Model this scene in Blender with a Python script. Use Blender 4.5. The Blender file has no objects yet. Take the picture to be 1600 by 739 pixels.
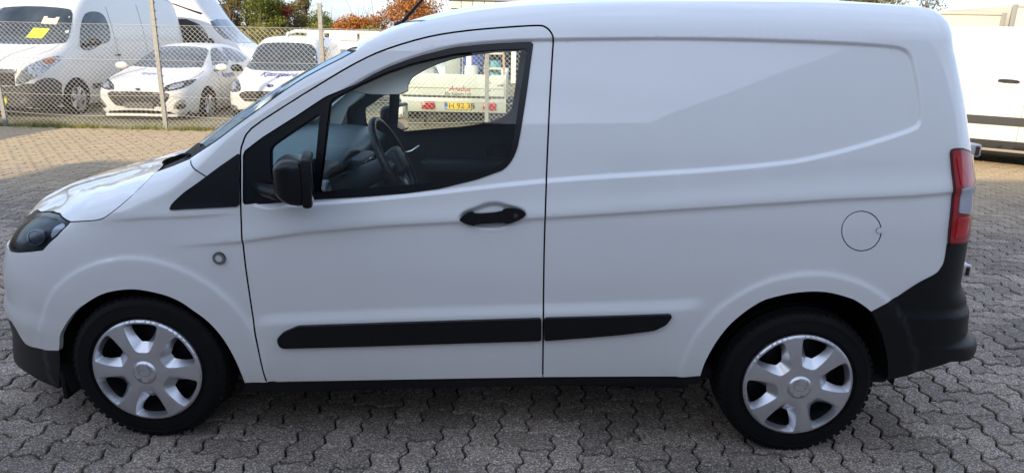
import bpy, bmesh, math, random
import numpy as np
from mathutils import Vector, Matrix
from mathutils.geometry import delaunay_2d_cdt
from mathutils.bvhtree import BVHTree

SC = bpy.context.scene
COL = SC.collection
R = math.radians
random.seed(7)

# ------------------------------------------------------------------ camera
def make_camera():
    px, py, pz = 1.3908, -2.3778, 1.5415
    pitch, yaw, roll = R(15.934), R(-0.1324), R(1.2464)
    cy, sy = math.cos(yaw), math.sin(yaw)
    f = Vector((sy * math.cos(pitch), cy * math.cos(pitch), -math.sin(pitch)))
    r = Vector((cy, -sy, 0))
    d = f.cross(r)
    c, s = math.cos(roll), math.sin(roll)
    r2 = c * r - s * d
    d2 = s * r + c * d
    m = Matrix(((r2.x, -d2.x, -f.x, px), (r2.y, -d2.y, -f.y, py), (r2.z, -d2.z, -f.z, pz), (0, 0, 0, 1)))
    cam = bpy.data.cameras.new('camera')
    cam.sensor_width = 36
    cam.lens = 36 * 1077.66 / 1600
    cam.clip_start = 0.05
    cam.clip_end = 3000
    o = bpy.data.objects.new('camera', cam)
    o.matrix_world = m
    COL.objects.link(o)
    SC.camera = o
make_camera()

# ------------------------------------------------------------------ sky, sun, exposure
SUN_EL, SUN_AZ = R(24), R(-28)          # azimuth of the sun behind the camera, turned towards the left
SUN_DIR = Vector((math.sin(SUN_AZ) * math.cos(SUN_EL), -math.cos(SUN_AZ) * math.cos(SUN_EL), math.sin(SUN_EL)))
def make_light():
    w = bpy.data.worlds.new('World')
    SC.world = w
    w.use_nodes = True
    nt = w.node_tree
    bg = nt.nodes['Background']
    sky = nt.nodes.new('ShaderNodeTexSky')
    sky.sky_type = 'NISHITA'
    sky.sun_disc = False
    sky.sun_elevation = SUN_EL
    sky.sun_rotation = math.atan2(SUN_DIR.x, SUN_DIR.y)
    sky.dust_density = 1.6
    sky.ozone_density = 1.0
    # soft cloud layer over the clear sky
    tc = nt.nodes.new('ShaderNodeTexCoord')
    mp = nt.nodes.new('ShaderNodeMapping')
    mp.inputs['Scale'].default_value = (1.0, 1.0, 3.2)
    no = nt.nodes.new('ShaderNodeTexNoise')
    no.inputs['Scale'].default_value = 2.3
    no.inputs['Detail'].default_value = 7
    no.inputs['Roughness'].default_value = 0.55
    rp = nt.nodes.new('ShaderNodeValToRGB')
    rp.color_ramp.elements[0].position = 0.36
    rp.color_ramp.elements[0].color = (.55, .55, .55, 1)
    rp.color_ramp.elements[1].position = 0.66
    rp.color_ramp.elements[1].color = (0.95, 0.95, 0.95, 1)
    mx = nt.nodes.new('ShaderNodeMixRGB')
    n2 = nt.nodes.new('ShaderNodeTexNoise')          # thicker and thinner cloud
    n2.inputs['Scale'].default_value = 4.5
    n2.inputs['Detail'].default_value = 8
    n2.inputs['Roughness'].default_value = 0.6
    r2 = nt.nodes.new('ShaderNodeValToRGB')
    r2.color_ramp.elements[0].position = 0.36
    r2.color_ramp.elements[0].color = (1.70, 2.15, 3.0, 1)
    r2.color_ramp.elements[1].position = 0.64
    r2.color_ramp.elements[1].color = (3.35, 3.92, 5.1, 1)
    nt.links.new(mp.outputs['Vector'], n2.inputs['Vector'])
    nt.links.new(n2.outputs['Fac'], r2.inputs['Fac'])
    nt.links.new(r2.outputs['Color'], mx.inputs['Color2'])
    L = nt.links.new
    L(tc.outputs['Generated'], mp.inputs['Vector'])
    L(mp.outputs['Vector'], no.inputs['Vector'])
    L(no.outputs['Fac'], rp.inputs['Fac'])
    L(rp.outputs['Color'], mx.inputs['Fac'])
    L(sky.outputs['Color'], mx.inputs['Color1'])
    L(mx.outputs['Color'], bg.inputs['Color'])
    bg.inputs['Strength'].default_value = 0.12
    sun = bpy.data.lights.new('sun', 'SUN')
    sun.energy = 2.2
    sun.angle = R(0.5)
    sun.color = (1.0, 0.83, 0.58)
    so = bpy.data.objects.new('sun', sun)
    so.rotation_euler = SUN_DIR.to_track_quat('Z', 'Y').to_euler()
    so.location = (0, -20, 20)
    COL.objects.link(so)
    vs = SC.view_settings
    vs.view_transform = 'Standard'
    vs.look = 'None'
    vs.gamma = 1
    vs.use_curve_mapping = False
    vs.exposure = 1.56
make_light()
try:
    SC.cycles.use_denoising = True
    SC.cycles.max_bounces = 8
    SC.cycles.transparent_max_bounces = 24
    SC.cycles.caustics_reflective = False
    SC.cycles.caustics_refractive = False
except Exception:
    pass

# ------------------------------------------------------------------ materials
MATS = {}
def mat(name, col, rough=0.5, metal=0.0, coat=0.0, coat_rough=0.03, noise=0.0, nscale=8.0, bump=0.0, bscale=60.0, spec=0.5, speck=0.0):
    if name in MATS:
        return MATS[name]
    m = bpy.data.materials.new(name)
    m.use_nodes = True
    nt = m.node_tree
    b = nt.nodes['Principled BSDF']
    b.inputs['Base Color'].default_value = (*col, 1)
    b.inputs['Roughness'].default_value = rough
    b.inputs['Metallic'].default_value = metal
    b.inputs['Specular IOR Level'].default_value = spec
    b.inputs['Coat Weight'].default_value = coat
    b.inputs['Coat Roughness'].default_value = coat_rough
    L = nt.links.new
    tc = nt.nodes.new('ShaderNodeTexCoord')
    if noise:
        n = nt.nodes.new('ShaderNodeTexNoise')
        n.inputs['Scale'].default_value = nscale
        n.inputs['Detail'].default_value = 6
        L(tc.outputs['Object'], n.inputs['Vector'])
        r = nt.nodes.new('ShaderNodeMapRange')
        r.inputs['From Min'].default_value = 0.3
        r.inputs['From Max'].default_value = 0.7
        r.inputs['To Min'].default_value = 1 - noise
        r.inputs['To Max'].default_value = 1 + noise
        L(n.outputs['Fac'], r.inputs['Value'])
        mu = nt.nodes.new('ShaderNodeVectorMath')
        mu.operation = 'SCALE'
        mu.inputs[0].default_value = col
        L(r.outputs['Result'], mu.inputs['Scale'])
        L(mu.outputs['Vector'], b.inputs['Base Color'])
    if bump:
        n2 = nt.nodes.new('ShaderNodeTexNoise')
        n2.inputs['Scale'].default_value = bscale
        n2.inputs['Detail'].default_value = 4
        L(tc.outputs['Object'], n2.inputs['Vector'])
        bp = nt.nodes.new('ShaderNodeBump')
        bp.inputs['Strength'].default_value = bump
        bp.inputs['Distance'].default_value = 0.01
        L(n2.outputs['Fac'], bp.inputs['Height'])
        L(bp.outputs['Normal'], b.inputs['Normal'])
    MATS[name] = m
    return m

def thin_glass(name, tint, gloss=(1, 1, 1), ior=1.5):
    if name in MATS:
        return MATS[name]
    m = bpy.data.materials.new(name)
    m.use_nodes = True
    nt = m.node_tree
    nt.nodes.remove(nt.nodes['Principled BSDF'])
    out = nt.nodes['Material Output']
    tr = nt.nodes.new('ShaderNodeBsdfTransparent')
    tr.inputs['Color'].default_value = (*tint, 1)
    gl = nt.nodes.new('ShaderNodeBsdfGlossy')
    gl.inputs['Roughness'].default_value = 0.01
    gl.inputs['Color'].default_value = (*gloss, 1)
    fr = nt.nodes.new('ShaderNodeFresnel')
    ge = nt.nodes.new('ShaderNodeNewGeometry')
    mr = nt.nodes.new('ShaderNodeMapRange')          # the same reflection from both faces of the pane
    mr.inputs['To Min'].default_value = ior
    mr.inputs['To Max'].default_value = 1 / ior
    nt.links.new(ge.outputs['Backfacing'], mr.inputs['Value'])
    nt.links.new(mr.outputs['Result'], fr.inputs['IOR'])
    mx = nt.nodes.new('ShaderNodeMixShader')
    L = nt.links.new
    L(fr.outputs['Fac'], mx.inputs['Fac'])
    L(tr.outputs['BSDF'], mx.inputs[1])
    L(gl.outputs['BSDF'], mx.inputs[2])
    L(mx.outputs['Shader'], out.inputs['Surface'])
    MATS[name] = m
    return m

def M_paint():
    new = 'white_paint' not in MATS
    m = mat('white_paint', (0.80, 0.80, 0.80), 0.42, 0, 1.0, 0.02, noise=0.012, nscale=3)
    if new:
        nt = m.node_tree; b = nt.nodes['Principled BSDF']; L = nt.links.new
        b.inputs['Coat IOR'].default_value = 1.7
        # thin road film with its own blotchy shape, low on the panels
        src = b.inputs['Base Color'].links[0].from_socket
        tc = nt.nodes.new('ShaderNodeTexCoord')
        sx = nt.nodes.new('ShaderNodeSeparateXYZ'); L(tc.outputs['Object'], sx.inputs['Vector'])
        n = nt.nodes.new('ShaderNodeTexNoise'); n.inputs['Scale'].default_value = 6; n.inputs['Detail'].default_value = 9; n.inputs['Roughness'].default_value = .7
        L(tc.outputs['Object'], n.inputs['Vector'])
        mr = nt.nodes.new('ShaderNodeMapRange'); mr.inputs['From Min'].default_value = .62; mr.inputs['From Max'].default_value = .24; mr.inputs['To Max'].default_value = .5
        L(sx.outputs['Z'], mr.inputs['Value'])
        mu = nt.nodes.new('ShaderNodeMath'); mu.operation = 'MULTIPLY'
        L(mr.outputs['Result'], mu.inputs[0]); L(n.outputs['Fac'], mu.inputs[1])
        mx = nt.nodes.new('ShaderNodeMixRGB'); mx.inputs['Color2'].default_value = (.50, .45, .39, 1)
        L(mu.outputs['Value'], mx.inputs['Fac']); L(src, mx.inputs['Color1']); L(mx.outputs['Color'], b.inputs['Base Color'])
    return m
def M_plastic(): return mat('black_plastic', (0.004, 0.0045, 0.006), 0.45, spec=.32, bump=0.05, bscale=900, noise=.15, nscale=30)
def M_gloss_black(): return mat('gloss_black', (0.0035, 0.0035, 0.005), 0.28, spec=.4)
def M_rubber():  return mat('tyre_rubber', (0.0035, 0.0035, 0.004), 0.7, spec=.22, noise=.3, nscale=25, bump=.1, bscale=200)
def M_dark():    return mat('dark_void', (0.008, 0.008, 0.009), 0.9)
def M_silver():  return mat('silver_wheel_paint', (0.66, 0.66, 0.69), 0.30, 0.85, noise=.05, nscale=20)
def M_steel():   return mat('galvanised_steel', (0.26, 0.26, 0.25), 0.6, 0.3, noise=.18, nscale=30)
def M_glass():   return thin_glass('window_glass', (0.93, 0.97, 0.95), (1, 1, 1), 1.5)
def M_shield():  return thin_glass('windscreen_glass', (0.60, 0.72, 0.72), (.62, .80, 1.0))  # blue gloss tint stands in for the reflection of a clear sky
def M_chrome():  return mat('chrome', (0.75, 0.75, 0.77), 0.08, 1.0)
def M_red_lens():return mat('red_lens', (0.42, 0.006, 0.010), 0.12, coat=.6)
def M_clear():   return mat('clear_lens', (0.72, 0.74, 0.76), 0.12, 0.3, coat=.6)
def M_trimgrey():return mat('interior_light_grey', (0.60, 0.63, 0.62), 0.8)
def M_interior():return mat('interior_charcoal', (0.040, 0.052, 0.068), 0.55, bump=.05, bscale=400)

# ------------------------------------------------------------------ objects
def link(o):
    COL.objects.link(o)
    return o
def tag(o, label=None, cat=None, group=None, kind=None):
    if label: o['label'] = label
    if cat: o['category'] = cat
    if group: o['group'] = group
    if kind: o['kind'] = kind
    return o
def empty(name, loc=(0, 0, 0), rz=0.0, label=None, cat=None, group=None):
    o = bpy.data.objects.new(name, None)
    o.empty_display_size = 0.2
    o.location = loc
    o.rotation_euler = (0, 0, rz)
    link(o)
    return tag(o, label, cat, group)
def mesh_obj(name, verts, faces, m=None, parent=None, smooth=True, normals=None, loc=None):
    me = bpy.data.meshes.new(name)
    me.from_pydata([tuple(map(float, v)) for v in verts], [], [tuple(map(int, f)) for f in faces])
    me.update()
    if smooth:
        me.polygons.foreach_set('use_smooth', [True] * len(me.polygons))
    if normals is not None:
        me.normals_split_custom_set_from_vertices([tuple(map(float, n)) for n in normals])
    if m: me.materials.append(m)
    o = bpy.data.objects.new(name, me)
    if parent: o.parent = parent
    if loc is not None: o.location = loc
    return link(o)
def bm_obj(name, bm, m=None, parent=None, smooth=False, angle=None):
    me = bpy.data.meshes.new(name)
    bmesh.ops.recalc_face_normals(bm, faces=bm.faces)
    bm.to_mesh(me)
    bm.free()
    if smooth or angle:
        me.polygons.foreach_set('use_smooth', [True] * len(me.polygons))
        if angle:
            me.set_sharp_from_angle(angle=R(angle))
    if m: me.materials.append(m)
    o = bpy.data.objects.new(name, me)
    if parent: o.parent = parent
    return link(o)
def bm_box(bm, lo, hi, bevel=0.0, rot=None, seg=2):
    c = [(a + b) / 2 for a, b in zip(lo, hi)]
    s = [abs(b - a) for a, b in zip(lo, hi)]
    ret = bmesh.ops.create_cube(bm, size=1)
    vs = ret['verts']
    bmesh.ops.scale(bm, vec=s, verts=vs)
    if bevel:
        es = list({e for v in vs for e in v.link_edges})
        g = bmesh.ops.bevel(bm, geom=es, offset=bevel, segments=seg, affect='EDGES', profile=0.5)
        vs = list({v for f in g['faces'] for v in f.verts} | {v for v in vs if v.is_valid})
    if rot is not None:
        bmesh.ops.rotate(bm, cent=(0, 0, 0), matrix=rot, verts=vs)
    bmesh.ops.translate(bm, vec=c, verts=vs)
    return vs
def box_obj(name, lo, hi, m, parent=None, bevel=0.0, rot=None, seg=2):
    bm = bmesh.new()
    bm_box(bm, lo, hi, bevel, rot, seg)
    return bm_obj(name, bm, m, parent, angle=40 if bevel else None)
def bm_tube(bm, pts, r, n=8, caps=True, up=Vector((0, 0, 1))):
    pts = [Vector(p) for p in pts]
    rs = r if isinstance(r, (list, tuple)) else [r] * len(pts)
    rings = []
    prev = None
    for i, p in enumerate(pts):
        a = pts[max(i - 1, 0)]
        b = pts[min(i + 1, len(pts) - 1)]
        t = (b - a).normalized()
        if prev is None:
            u = up if abs(t.dot(up)) < 0.95 else Vector((1, 0, 0))
            prev = (u - t * u.dot(t)).normalized()
        prev = (prev - t * prev.dot(t)).normalized()
        w = t.cross(prev)
        rings.append([bm.verts.new(p + rs[i] * (math.cos(2 * math.pi * k / n) * prev + math.sin(2 * math.pi * k / n) * w)) for k in range(n)])
    for a, b in zip(rings, rings[1:]):
        for k in range(n):
            bm.faces.new((a[k], a[(k + 1) % n], b[(k + 1) % n], b[k]))
    if caps:
        bm.faces.new(rings[0][::-1])
        bm.faces.new(rings[-1])
def tube_obj(name, pts, r, m, parent=None, n=8):
    bm = bmesh.new()
    bm_tube(bm, pts, r, n)
    return bm_obj(name, bm, m, parent, angle=50)
def bm_lathe(bm, prof, n=48, axis='y', center=(0, 0, 0), closed=False):
    """prof: (radius, along-axis) points"""
    rings = []
    for rr, h in prof:
        ring = []
        for k in range(n):
            a = 2 * math.pi * k / n
            if axis == 'y': v = (rr * math.cos(a), h, rr * math.sin(a))
            elif axis == 'x': v = (h, rr * math.cos(a), rr * math.sin(a))
            else: v = (rr * math.cos(a), rr * math.sin(a), h)
            ring.append(bm.verts.new([p + q for p, q in zip(v, center)]))
        rings.append(ring)
    pairs = list(zip(rings, rings[1:])) + ([(rings[-1], rings[0])] if closed else [])
    for a, b in pairs:
        for k in range(n):
            bm.faces.new((a[k], a[(k + 1) % n], b[(k + 1) % n], b[k]))
    if not closed:
        for ring in (rings[0], rings[-1]):
            if (ring[0].co - ring[n // 2].co).length < .02:
                if (ring[0].co - ring[n // 2].co).length < 1e-5:
                    bmesh.ops.pointmerge(bm, verts=ring, merge_co=ring[0].co)
                else:
                    bm.faces.new(ring)
def lathe_obj(name, prof, m, parent=None, n=48, axis='y', center=(0, 0, 0), closed=False, angle=35):
    bm = bmesh.new()
    bm_lathe(bm, prof, n, axis, center, closed)
    return bm_obj(name, bm, m, parent, angle=angle)
def copy_tree(o, parent=None):
    c = o.copy()
    link(c)
    if parent: c.parent = parent
    for ch in list(o.children):
        copy_tree(ch, c)
    return c
# ------------------------------------------------------------------ outline tools
def chaikin(P, n=2, closed=True):
    P = np.asarray(P, float)
    for _ in range(n):
        if closed:
            Q = np.roll(P, -1, 0)
            P = np.stack([.75 * P + .25 * Q, .25 * P + .75 * Q], 1).reshape(-1, 2)
        else:
            a, b = P[:-1], P[1:]
            M = np.stack([.75 * a + .25 * b, .25 * a + .75 * b], 1).reshape(-1, 2)
            P = np.vstack([P[:1], M[1:-1], P[-1:]])
    return P
def catmull(P, n=6):
    P = np.asarray(P, float)
    out = []
    for i in range(len(P) - 1):
        p0, p1, p2, p3 = P[max(i - 1, 0)], P[i], P[i + 1], P[min(i + 2, len(P) - 1)]
        for t in np.arange(n) / n:
            out.append(.5 * ((2 * p1) + (p2 - p0) * t + (2 * p0 - 5 * p1 + 4 * p2 - p3) * t * t + (3 * p1 - p0 - 3 * p2 + p3) * t ** 3))
    out.append(P[-1])
    return np.array(out)
def resample(P, step, closed=True):
    P = np.asarray(P, float)
    Q = np.vstack([P, P[:1]]) if closed else P
    out = []
    for a, b in zip(Q[:-1], Q[1:]):
        k = max(1, int(math.ceil(np.linalg.norm(b - a) / step)))
        for i in range(k):
            out.append(a + (b - a) * i / k)
    if not closed: out.append(Q[-1])
    return np.array(out)
def area(P):
    x, y = P[:, 0], P[:, 1]
    return .5 * np.sum(x * np.roll(y, -1) - y * np.roll(x, -1))
def dedupe(P, eps=1e-5):
    keep = [0]
    for i in range(1, len(P)):
        if np.linalg.norm(P[i] - P[keep[-1]]) > eps: keep.append(i)
    if len(keep) > 1 and np.linalg.norm(P[keep[-1]] - P[keep[0]]) < eps: keep.pop()
    return P[keep]
def offset_poly(P, d):
    """positive d grows the outline"""
    P = dedupe(np.asarray(P, float))
    s = 1.0 if area(P) > 0 else -1.0
    a = P - np.roll(P, 1, 0)
    b = np.roll(P, -1, 0) - P
    a /= np.linalg.norm(a, axis=1)[:, None]
    b /= np.linalg.norm(b, axis=1)[:, None]
    na = np.stack([a[:, 1], -a[:, 0]], 1) * s
    nb = np.stack([b[:, 1], -b[:, 0]], 1) * s
    n = na + nb
    l = np.linalg.norm(n, axis=1)
    n /= np.maximum(l, 1e-6)[:, None]
    k = np.clip(1 / np.maximum((n * na).sum(1), .45), 1, 2.2)
    return P + n * (d * k)[:, None]
def inside(P, pts):
    P = np.asarray(P); pts = np.asarray(pts)
    x, y = pts[:, 0], pts[:, 1]
    c = np.zeros(len(pts), bool)
    for a, b in zip(P, np.roll(P, -1, 0)):
        m = (a[1] > y) != (b[1] > y)
        if m.any():
            xx = (b[0] - a[0]) * (y - a[1]) / (b[1] - a[1] + 1e-15) + a[0]
            c ^= m & (x < xx)
    return c
def sdist(P, pts):
    """distance to the outline, positive inside"""
    P = np.asarray(P); pts = np.asarray(pts)
    best = np.full(len(pts), 1e9)
    for a, b in zip(P, np.roll(P, -1, 0)):
        ab = b - a
        t = np.clip(((pts - a) @ ab) / (ab @ ab + 1e-12), 0, 1)
        d = np.linalg.norm(pts - a - t[:, None] * ab, axis=1)
        best = np.minimum(best, d)
    return np.where(inside(P, pts), best, -best)
def pdist(P, pts):
    P = np.asarray(P); pts = np.asarray(pts)
    best = np.full(len(pts), 1e9)
    for a, b in zip(P[:-1], P[1:]):
        ab = b - a
        t = np.clip(((pts - a) @ ab) / (ab @ ab + 1e-12), 0, 1)
        best = np.minimum(best, np.linalg.norm(pts - a - t[:, None] * ab, axis=1))
    return best
def sstep(a, b, x):
    t = np.clip((x - a) / (b - a), 0, 1)
    return t * t * (3 - 2 * t)
def cubic(kx, ky, x):
    """smooth monotone-ish interpolation through knots, linear beyond them"""
    kx = np.asarray(kx, float); ky = np.asarray(ky, float); x = np.asarray(x, float)
    d = np.diff(ky) / np.diff(kx)
    m = np.empty(len(kx)); m[0] = d[0]; m[-1] = d[-1]
    m[1:-1] = np.where(d[:-1] * d[1:] > 0, 2 * d[:-1] * d[1:] / (d[:-1] + d[1:] + 1e-12), 0)
    i = np.clip(np.searchsorted(kx, x) - 1, 0, len(kx) - 2)
    h = kx[i + 1] - kx[i]
    t = (x - kx[i]) / h
    tc = np.clip(t, 0, 1)
    y = (2 * tc**3 - 3 * tc**2 + 1) * ky[i] + (tc**3 - 2 * tc**2 + tc) * h * m[i] + (-2 * tc**3 + 3 * tc**2) * ky[i + 1] + (tc**3 - tc**2) * h * m[i + 1]
    y = y + np.where(t > 1, (t - 1) * h * m[-1], 0) + np.where(t < 0, t * h * m[0], 0)
    return y

# ------------------------------------------------------------------ the van's body surface
# x runs from nose to tail (front hub at 0), y from the near flank inwards (0 .. 1.764), z up.
HW = 0.83                  # half width
XF, XR = 0.22, 2.80         # the straight flank lies between these
def superq(n, L, W):
    th = np.linspace(0, np.pi / 2, 4000)
    a = np.sin(th) ** (2 / n); b = 1 - np.cos(th) ** (2 / n)
    s = np.concatenate([[0], np.cumsum(np.hypot(np.diff(a) * L, np.diff(b) * W))])
    return s, a, b
FS, FA, FB = superq(2.75, 1.05, HW)
RS, RA, RB = superq(4.2, 0.53, HW)
PF, PR = XF - FS[-1], XR + RS[-1]     # parameter at the nose centre and at the tail centre
TUM_Z = [.10, .20, .30, .45, .60, .75, .88, 1.0, 1.15, 1.30, 1.45, 1.60, 1.75]
TUM_Y = [.075, .055, .036, .018, .006, .0, .003, .013, .038, .072, .112, .158, .208]
# ------------------------------------------------------------------ measured outlines of the van, in metres
D = {}
D['ZR_X'] = np.array([-0.5468, -0.4611, -0.3754, -0.2897, -0.204, -0.1183, -0.0326, 0.0531, 0.1388, 0.2245, 0.3102, 0.3959, 0.4816, 0.5673, 0.653, 0.7387, 0.8244, 0.9101, 0.9958, 1.0815, 1.1672, 1.2529, 1.3386, 1.4243, 1.51, 1.5957, 1.6814, 1.7671, 1.8528, 1.9385, 2.0242, 2.1099, 2.1956, 2.2813, 2.367, 2.4527, 2.5384, 2.6241, 2.7098, 2.7955])
D['ZR_Z'] = np.array([0.8321, 0.8638, 0.897, 0.9312, 0.964, 0.9945, 1.0234, 1.0544, 1.0883, 1.1318, 1.1874, 1.2473, 1.3068, 1.3641, 1.4154, 1.4626, 1.5129, 1.5588, 1.5927, 1.6194, 1.641, 1.6582, 1.67, 1.6787, 1.6855, 1.6903, 1.6945, 1.6986, 1.702, 1.7041, 1.7059, 1.7076, 1.7091, 1.7102, 1.711, 1.7118, 1.7118, 1.7107, 1.7087, 1.705])
D['TIP_Z'] = np.array([0.18, 0.24, 0.3, 0.36, 0.4, 0.44, 0.48, 0.54, 0.6, 0.66, 0.7, 0.74, 0.78, 0.82, 0.86, 0.9])
D['TIP_X'] = np.array([-0.8982, -0.8837, -0.8703, -0.8715, -0.8792, -0.8693, -0.8531, -0.845, -0.8346, -0.8116, -0.7891, -0.759, -0.7257, -0.6744, -0.6146, -0.6076])
D['END_Z'] = np.array([0.26, 0.3, 0.34, 0.38, 0.41, 0.44, 0.48, 0.52, 0.57, 0.62, 0.7, 0.8, 0.9, 1.0, 1.1, 1.2, 1.3, 1.4, 1.5, 1.56, 1.6, 1.63, 1.66, 1.7])
D['END_X'] = np.array([3.18, 3.23, 3.27, 3.29, 3.295, 3.285, 3.232, 3.215, 3.206, 3.2, 3.1526, 3.1478, 3.1442, 3.1372, 3.1272, 3.1059, 3.0806, 3.0515, 3.0197, 3.0001, 2.9973, 2.9944, 2.9836, 2.95])
D['P_door'] = np.array([[0.4471, 0.2451], [0.4402, 0.3022], [0.433, 0.4022], [0.4256, 0.4844], [0.421, 0.6162], [0.4171, 0.7421], [0.4155, 0.8384], [0.4155, 0.9206], [0.4183, 1.0007], [0.4208, 1.0858], [0.4215, 1.1345], [0.4286, 1.1676], [0.4604, 1.2208], [0.5882, 1.3062], [0.6996, 1.3757], [0.8262, 1.4508], [0.9328, 1.4994], [1.0773, 1.5435], [1.2116, 1.5669], [1.3555, 1.5818], [1.4589, 1.5894], [1.486, 1.5845], [1.5041, 1.5697], [1.5148, 1.544], [1.5128, 1.4835], [1.5074, 1.3322], [1.5035, 1.1358], [1.5018, 0.9566], [1.5025, 0.7919], [1.5071, 0.5913], [1.5126, 0.3742], [1.5155, 0.2961]])
D['P_frame_outer'] = np.array([[0.4249, 1.1412], [0.492, 1.1931], [0.6133, 1.2698], [0.7182, 1.3393], [0.8432, 1.3906], [0.9276, 1.4389], [1.0234, 1.4733], [1.1663, 1.5108], [1.3074, 1.5267], [1.4465, 1.535], [1.439, 1.4712], [1.4259, 1.3564], [1.4106, 1.2454], [1.3987, 1.1753], [1.3828, 1.1332], [1.3531, 1.0972], [1.2565, 1.0607], [1.1232, 1.0253], [1.0074, 1.007], [0.8367, 0.9896], [0.693, 0.9784], [0.5397, 0.9625], [0.4194, 0.9506], [0.4233, 1.0458]])
D['P_glass_main'] = np.array([[0.7342, 1.3223], [0.8345, 1.3764], [0.928, 1.4194], [1.0239, 1.4538], [1.1668, 1.4882], [1.308, 1.5041], [1.4246, 1.5108], [1.413, 1.4296], [1.4015, 1.3473], [1.3881, 1.245], [1.3786, 1.1683], [1.3635, 1.1372], [1.3414, 1.1169], [1.272, 1.0822], [1.123, 1.0478], [0.9189, 1.0276], [0.6936, 1.0023], [0.7131, 1.1408]])
D['P_glass_quarter'] = np.array([[0.5234, 1.1543], [0.5438, 1.1723], [0.6227, 1.2265], [0.6988, 1.277], [0.6883, 1.1622], [0.6763, 1.0447], [0.6013, 1.0386], [0.5286, 1.0392], [0.5228, 1.0925]])
D['P_tri_front'] = np.array([[0.1444, 0.9298], [0.1518, 0.9495], [0.174, 0.9682], [0.2696, 1.0335], [0.3438, 1.0886], [0.4202, 1.1411], [0.4185, 1.0457], [0.4145, 0.9482]])
D['P_body_windscreen'] = np.array([[0.2136, 1.1034], [0.3223, 1.1678], [0.3961, 1.2206], [0.4734, 1.276], [0.5659, 1.3439], [0.6401, 1.393], [0.7178, 1.4359], [0.772, 1.4632], [0.8211, 1.4903]])
D['P_hoodline'] = np.array([[-0.3723, 0.8582], [-0.2898, 0.8689], [-0.1991, 0.8814], [-0.1416, 0.9055], [-0.0604, 0.9588], [-0.0061, 1.0076], [0.0108, 1.0339]])
D['P_fendertop'] = np.array([[-0.0013, 1.0361], [0.1002, 1.0647], [0.2099, 1.0994]])
D['P_headlight'] = np.array([[-0.7022, 0.6956], [-0.7459, 0.704], [-0.7739, 0.7254], [-0.8664, 0.735], [-0.9365, 0.7348], [-0.8853, 0.7696], [-0.8715, 0.7869], [-0.7505, 0.8183], [-0.6408, 0.8464], [-0.5016, 0.8652], [-0.3723, 0.8582], [-0.3838, 0.8048], [-0.43, 0.7424], [-0.5128, 0.7234], [-0.5812, 0.7083], [-0.6654, 0.6943]])
D['P_arch_f'] = np.array([[-0.3633, 0.3339], [-0.3451, 0.3773], [-0.3203, 0.429], [-0.2866, 0.4834], [-0.2423, 0.5291], [-0.2085, 0.5538], [-0.1479, 0.593], [-0.0871, 0.6166], [-0.0017, 0.6287], [0.0936, 0.6143], [0.1572, 0.589], [0.2065, 0.5511], [0.2574, 0.5045], [0.2976, 0.4457], [0.3218, 0.3909], [0.3397, 0.3344], [0.3522, 0.276], [0.3583, 0.2364]])
D['P_arch_r'] = np.array([[2.1178, 0.3184], [2.1275, 0.3763], [2.1538, 0.4552], [2.1922, 0.5294], [2.2395, 0.5861], [2.2862, 0.6261], [2.332, 0.6517], [2.4291, 0.677], [2.5289, 0.6819], [2.6239, 0.6601], [2.673, 0.6357], [2.7123, 0.6082]])
D['P_bump_f_top'] = np.array([[-0.6476, 0.3954], [-0.6224, 0.353], [-0.5781, 0.3123], [-0.5045, 0.3136], [-0.4295, 0.3229], [-0.3633, 0.3339]])
D['P_bump_f_bot'] = np.array([[-0.4009, 0.143], [-0.4618, 0.1432], [-0.5461, 0.1557], [-0.6132, 0.1637]])
D['P_bump_r_top'] = np.array([[2.7123, 0.6082], [2.8009, 0.667], [2.8975, 0.7214], [2.9879, 0.759], [3.0119, 0.7807], [3.0245, 0.8047], [3.0242, 0.8716]])
D['P_bump_r_bot'] = np.array([[2.7123, 0.6082], [2.7672, 0.5173], [2.8042, 0.4363], [2.8268, 0.3664], [2.8397, 0.3174], [2.9718, 0.3604], [3.0794, 0.4012]])
D['P_trim_f'] = np.array([[0.513, 0.4444], [0.5375, 0.471], [0.5956, 0.4996], [0.8174, 0.5133], [1.5001, 0.5545], [1.5033, 0.4631], [1.1883, 0.444], [0.8117, 0.4204], [0.5307, 0.4047], [0.5172, 0.4155]])
D['P_trim_r'] = np.array([[1.5107, 0.5558], [1.7479, 0.5686], [1.9745, 0.5826], [1.9801, 0.5744], [1.9618, 0.5423], [1.9213, 0.5172], [1.8008, 0.4966], [1.676, 0.4812], [1.5141, 0.4634]])
D['P_sill_top'] = np.array([[0.3583, 0.2364], [0.4496, 0.2452], [0.9005, 0.2686], [1.508, 0.2989], [1.8896, 0.3122], [2.1178, 0.3184]])
D['P_sill_bot'] = np.array([[0.3507, 0.1895], [0.4423, 0.1952], [0.8975, 0.2238], [1.5219, 0.2601], [1.8931, 0.2766], [2.1275, 0.2832]])
D['P_fuel'] = np.array([[2.7021, 0.9122], [2.7023, 0.8934], [2.6978, 0.8757], [2.6888, 0.8603], [2.6759, 0.8483], [2.6598, 0.8406], [2.6418, 0.8377], [2.6231, 0.8397], [2.6049, 0.8467], [2.5886, 0.858], [2.5753, 0.8729], [2.5659, 0.8903], [2.5611, 0.909], [2.5613, 0.9276], [2.5663, 0.9449], [2.5759, 0.9599], [2.5892, 0.9715], [2.6054, 0.9789], [2.6233, 0.9817], [2.6417, 0.9797], [2.6595, 0.973], [2.6753, 0.9621], [2.6882, 0.9477], [2.6973, 0.9307]])
D['P_repeater'] = np.array([[0.3253, 0.757]])
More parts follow.
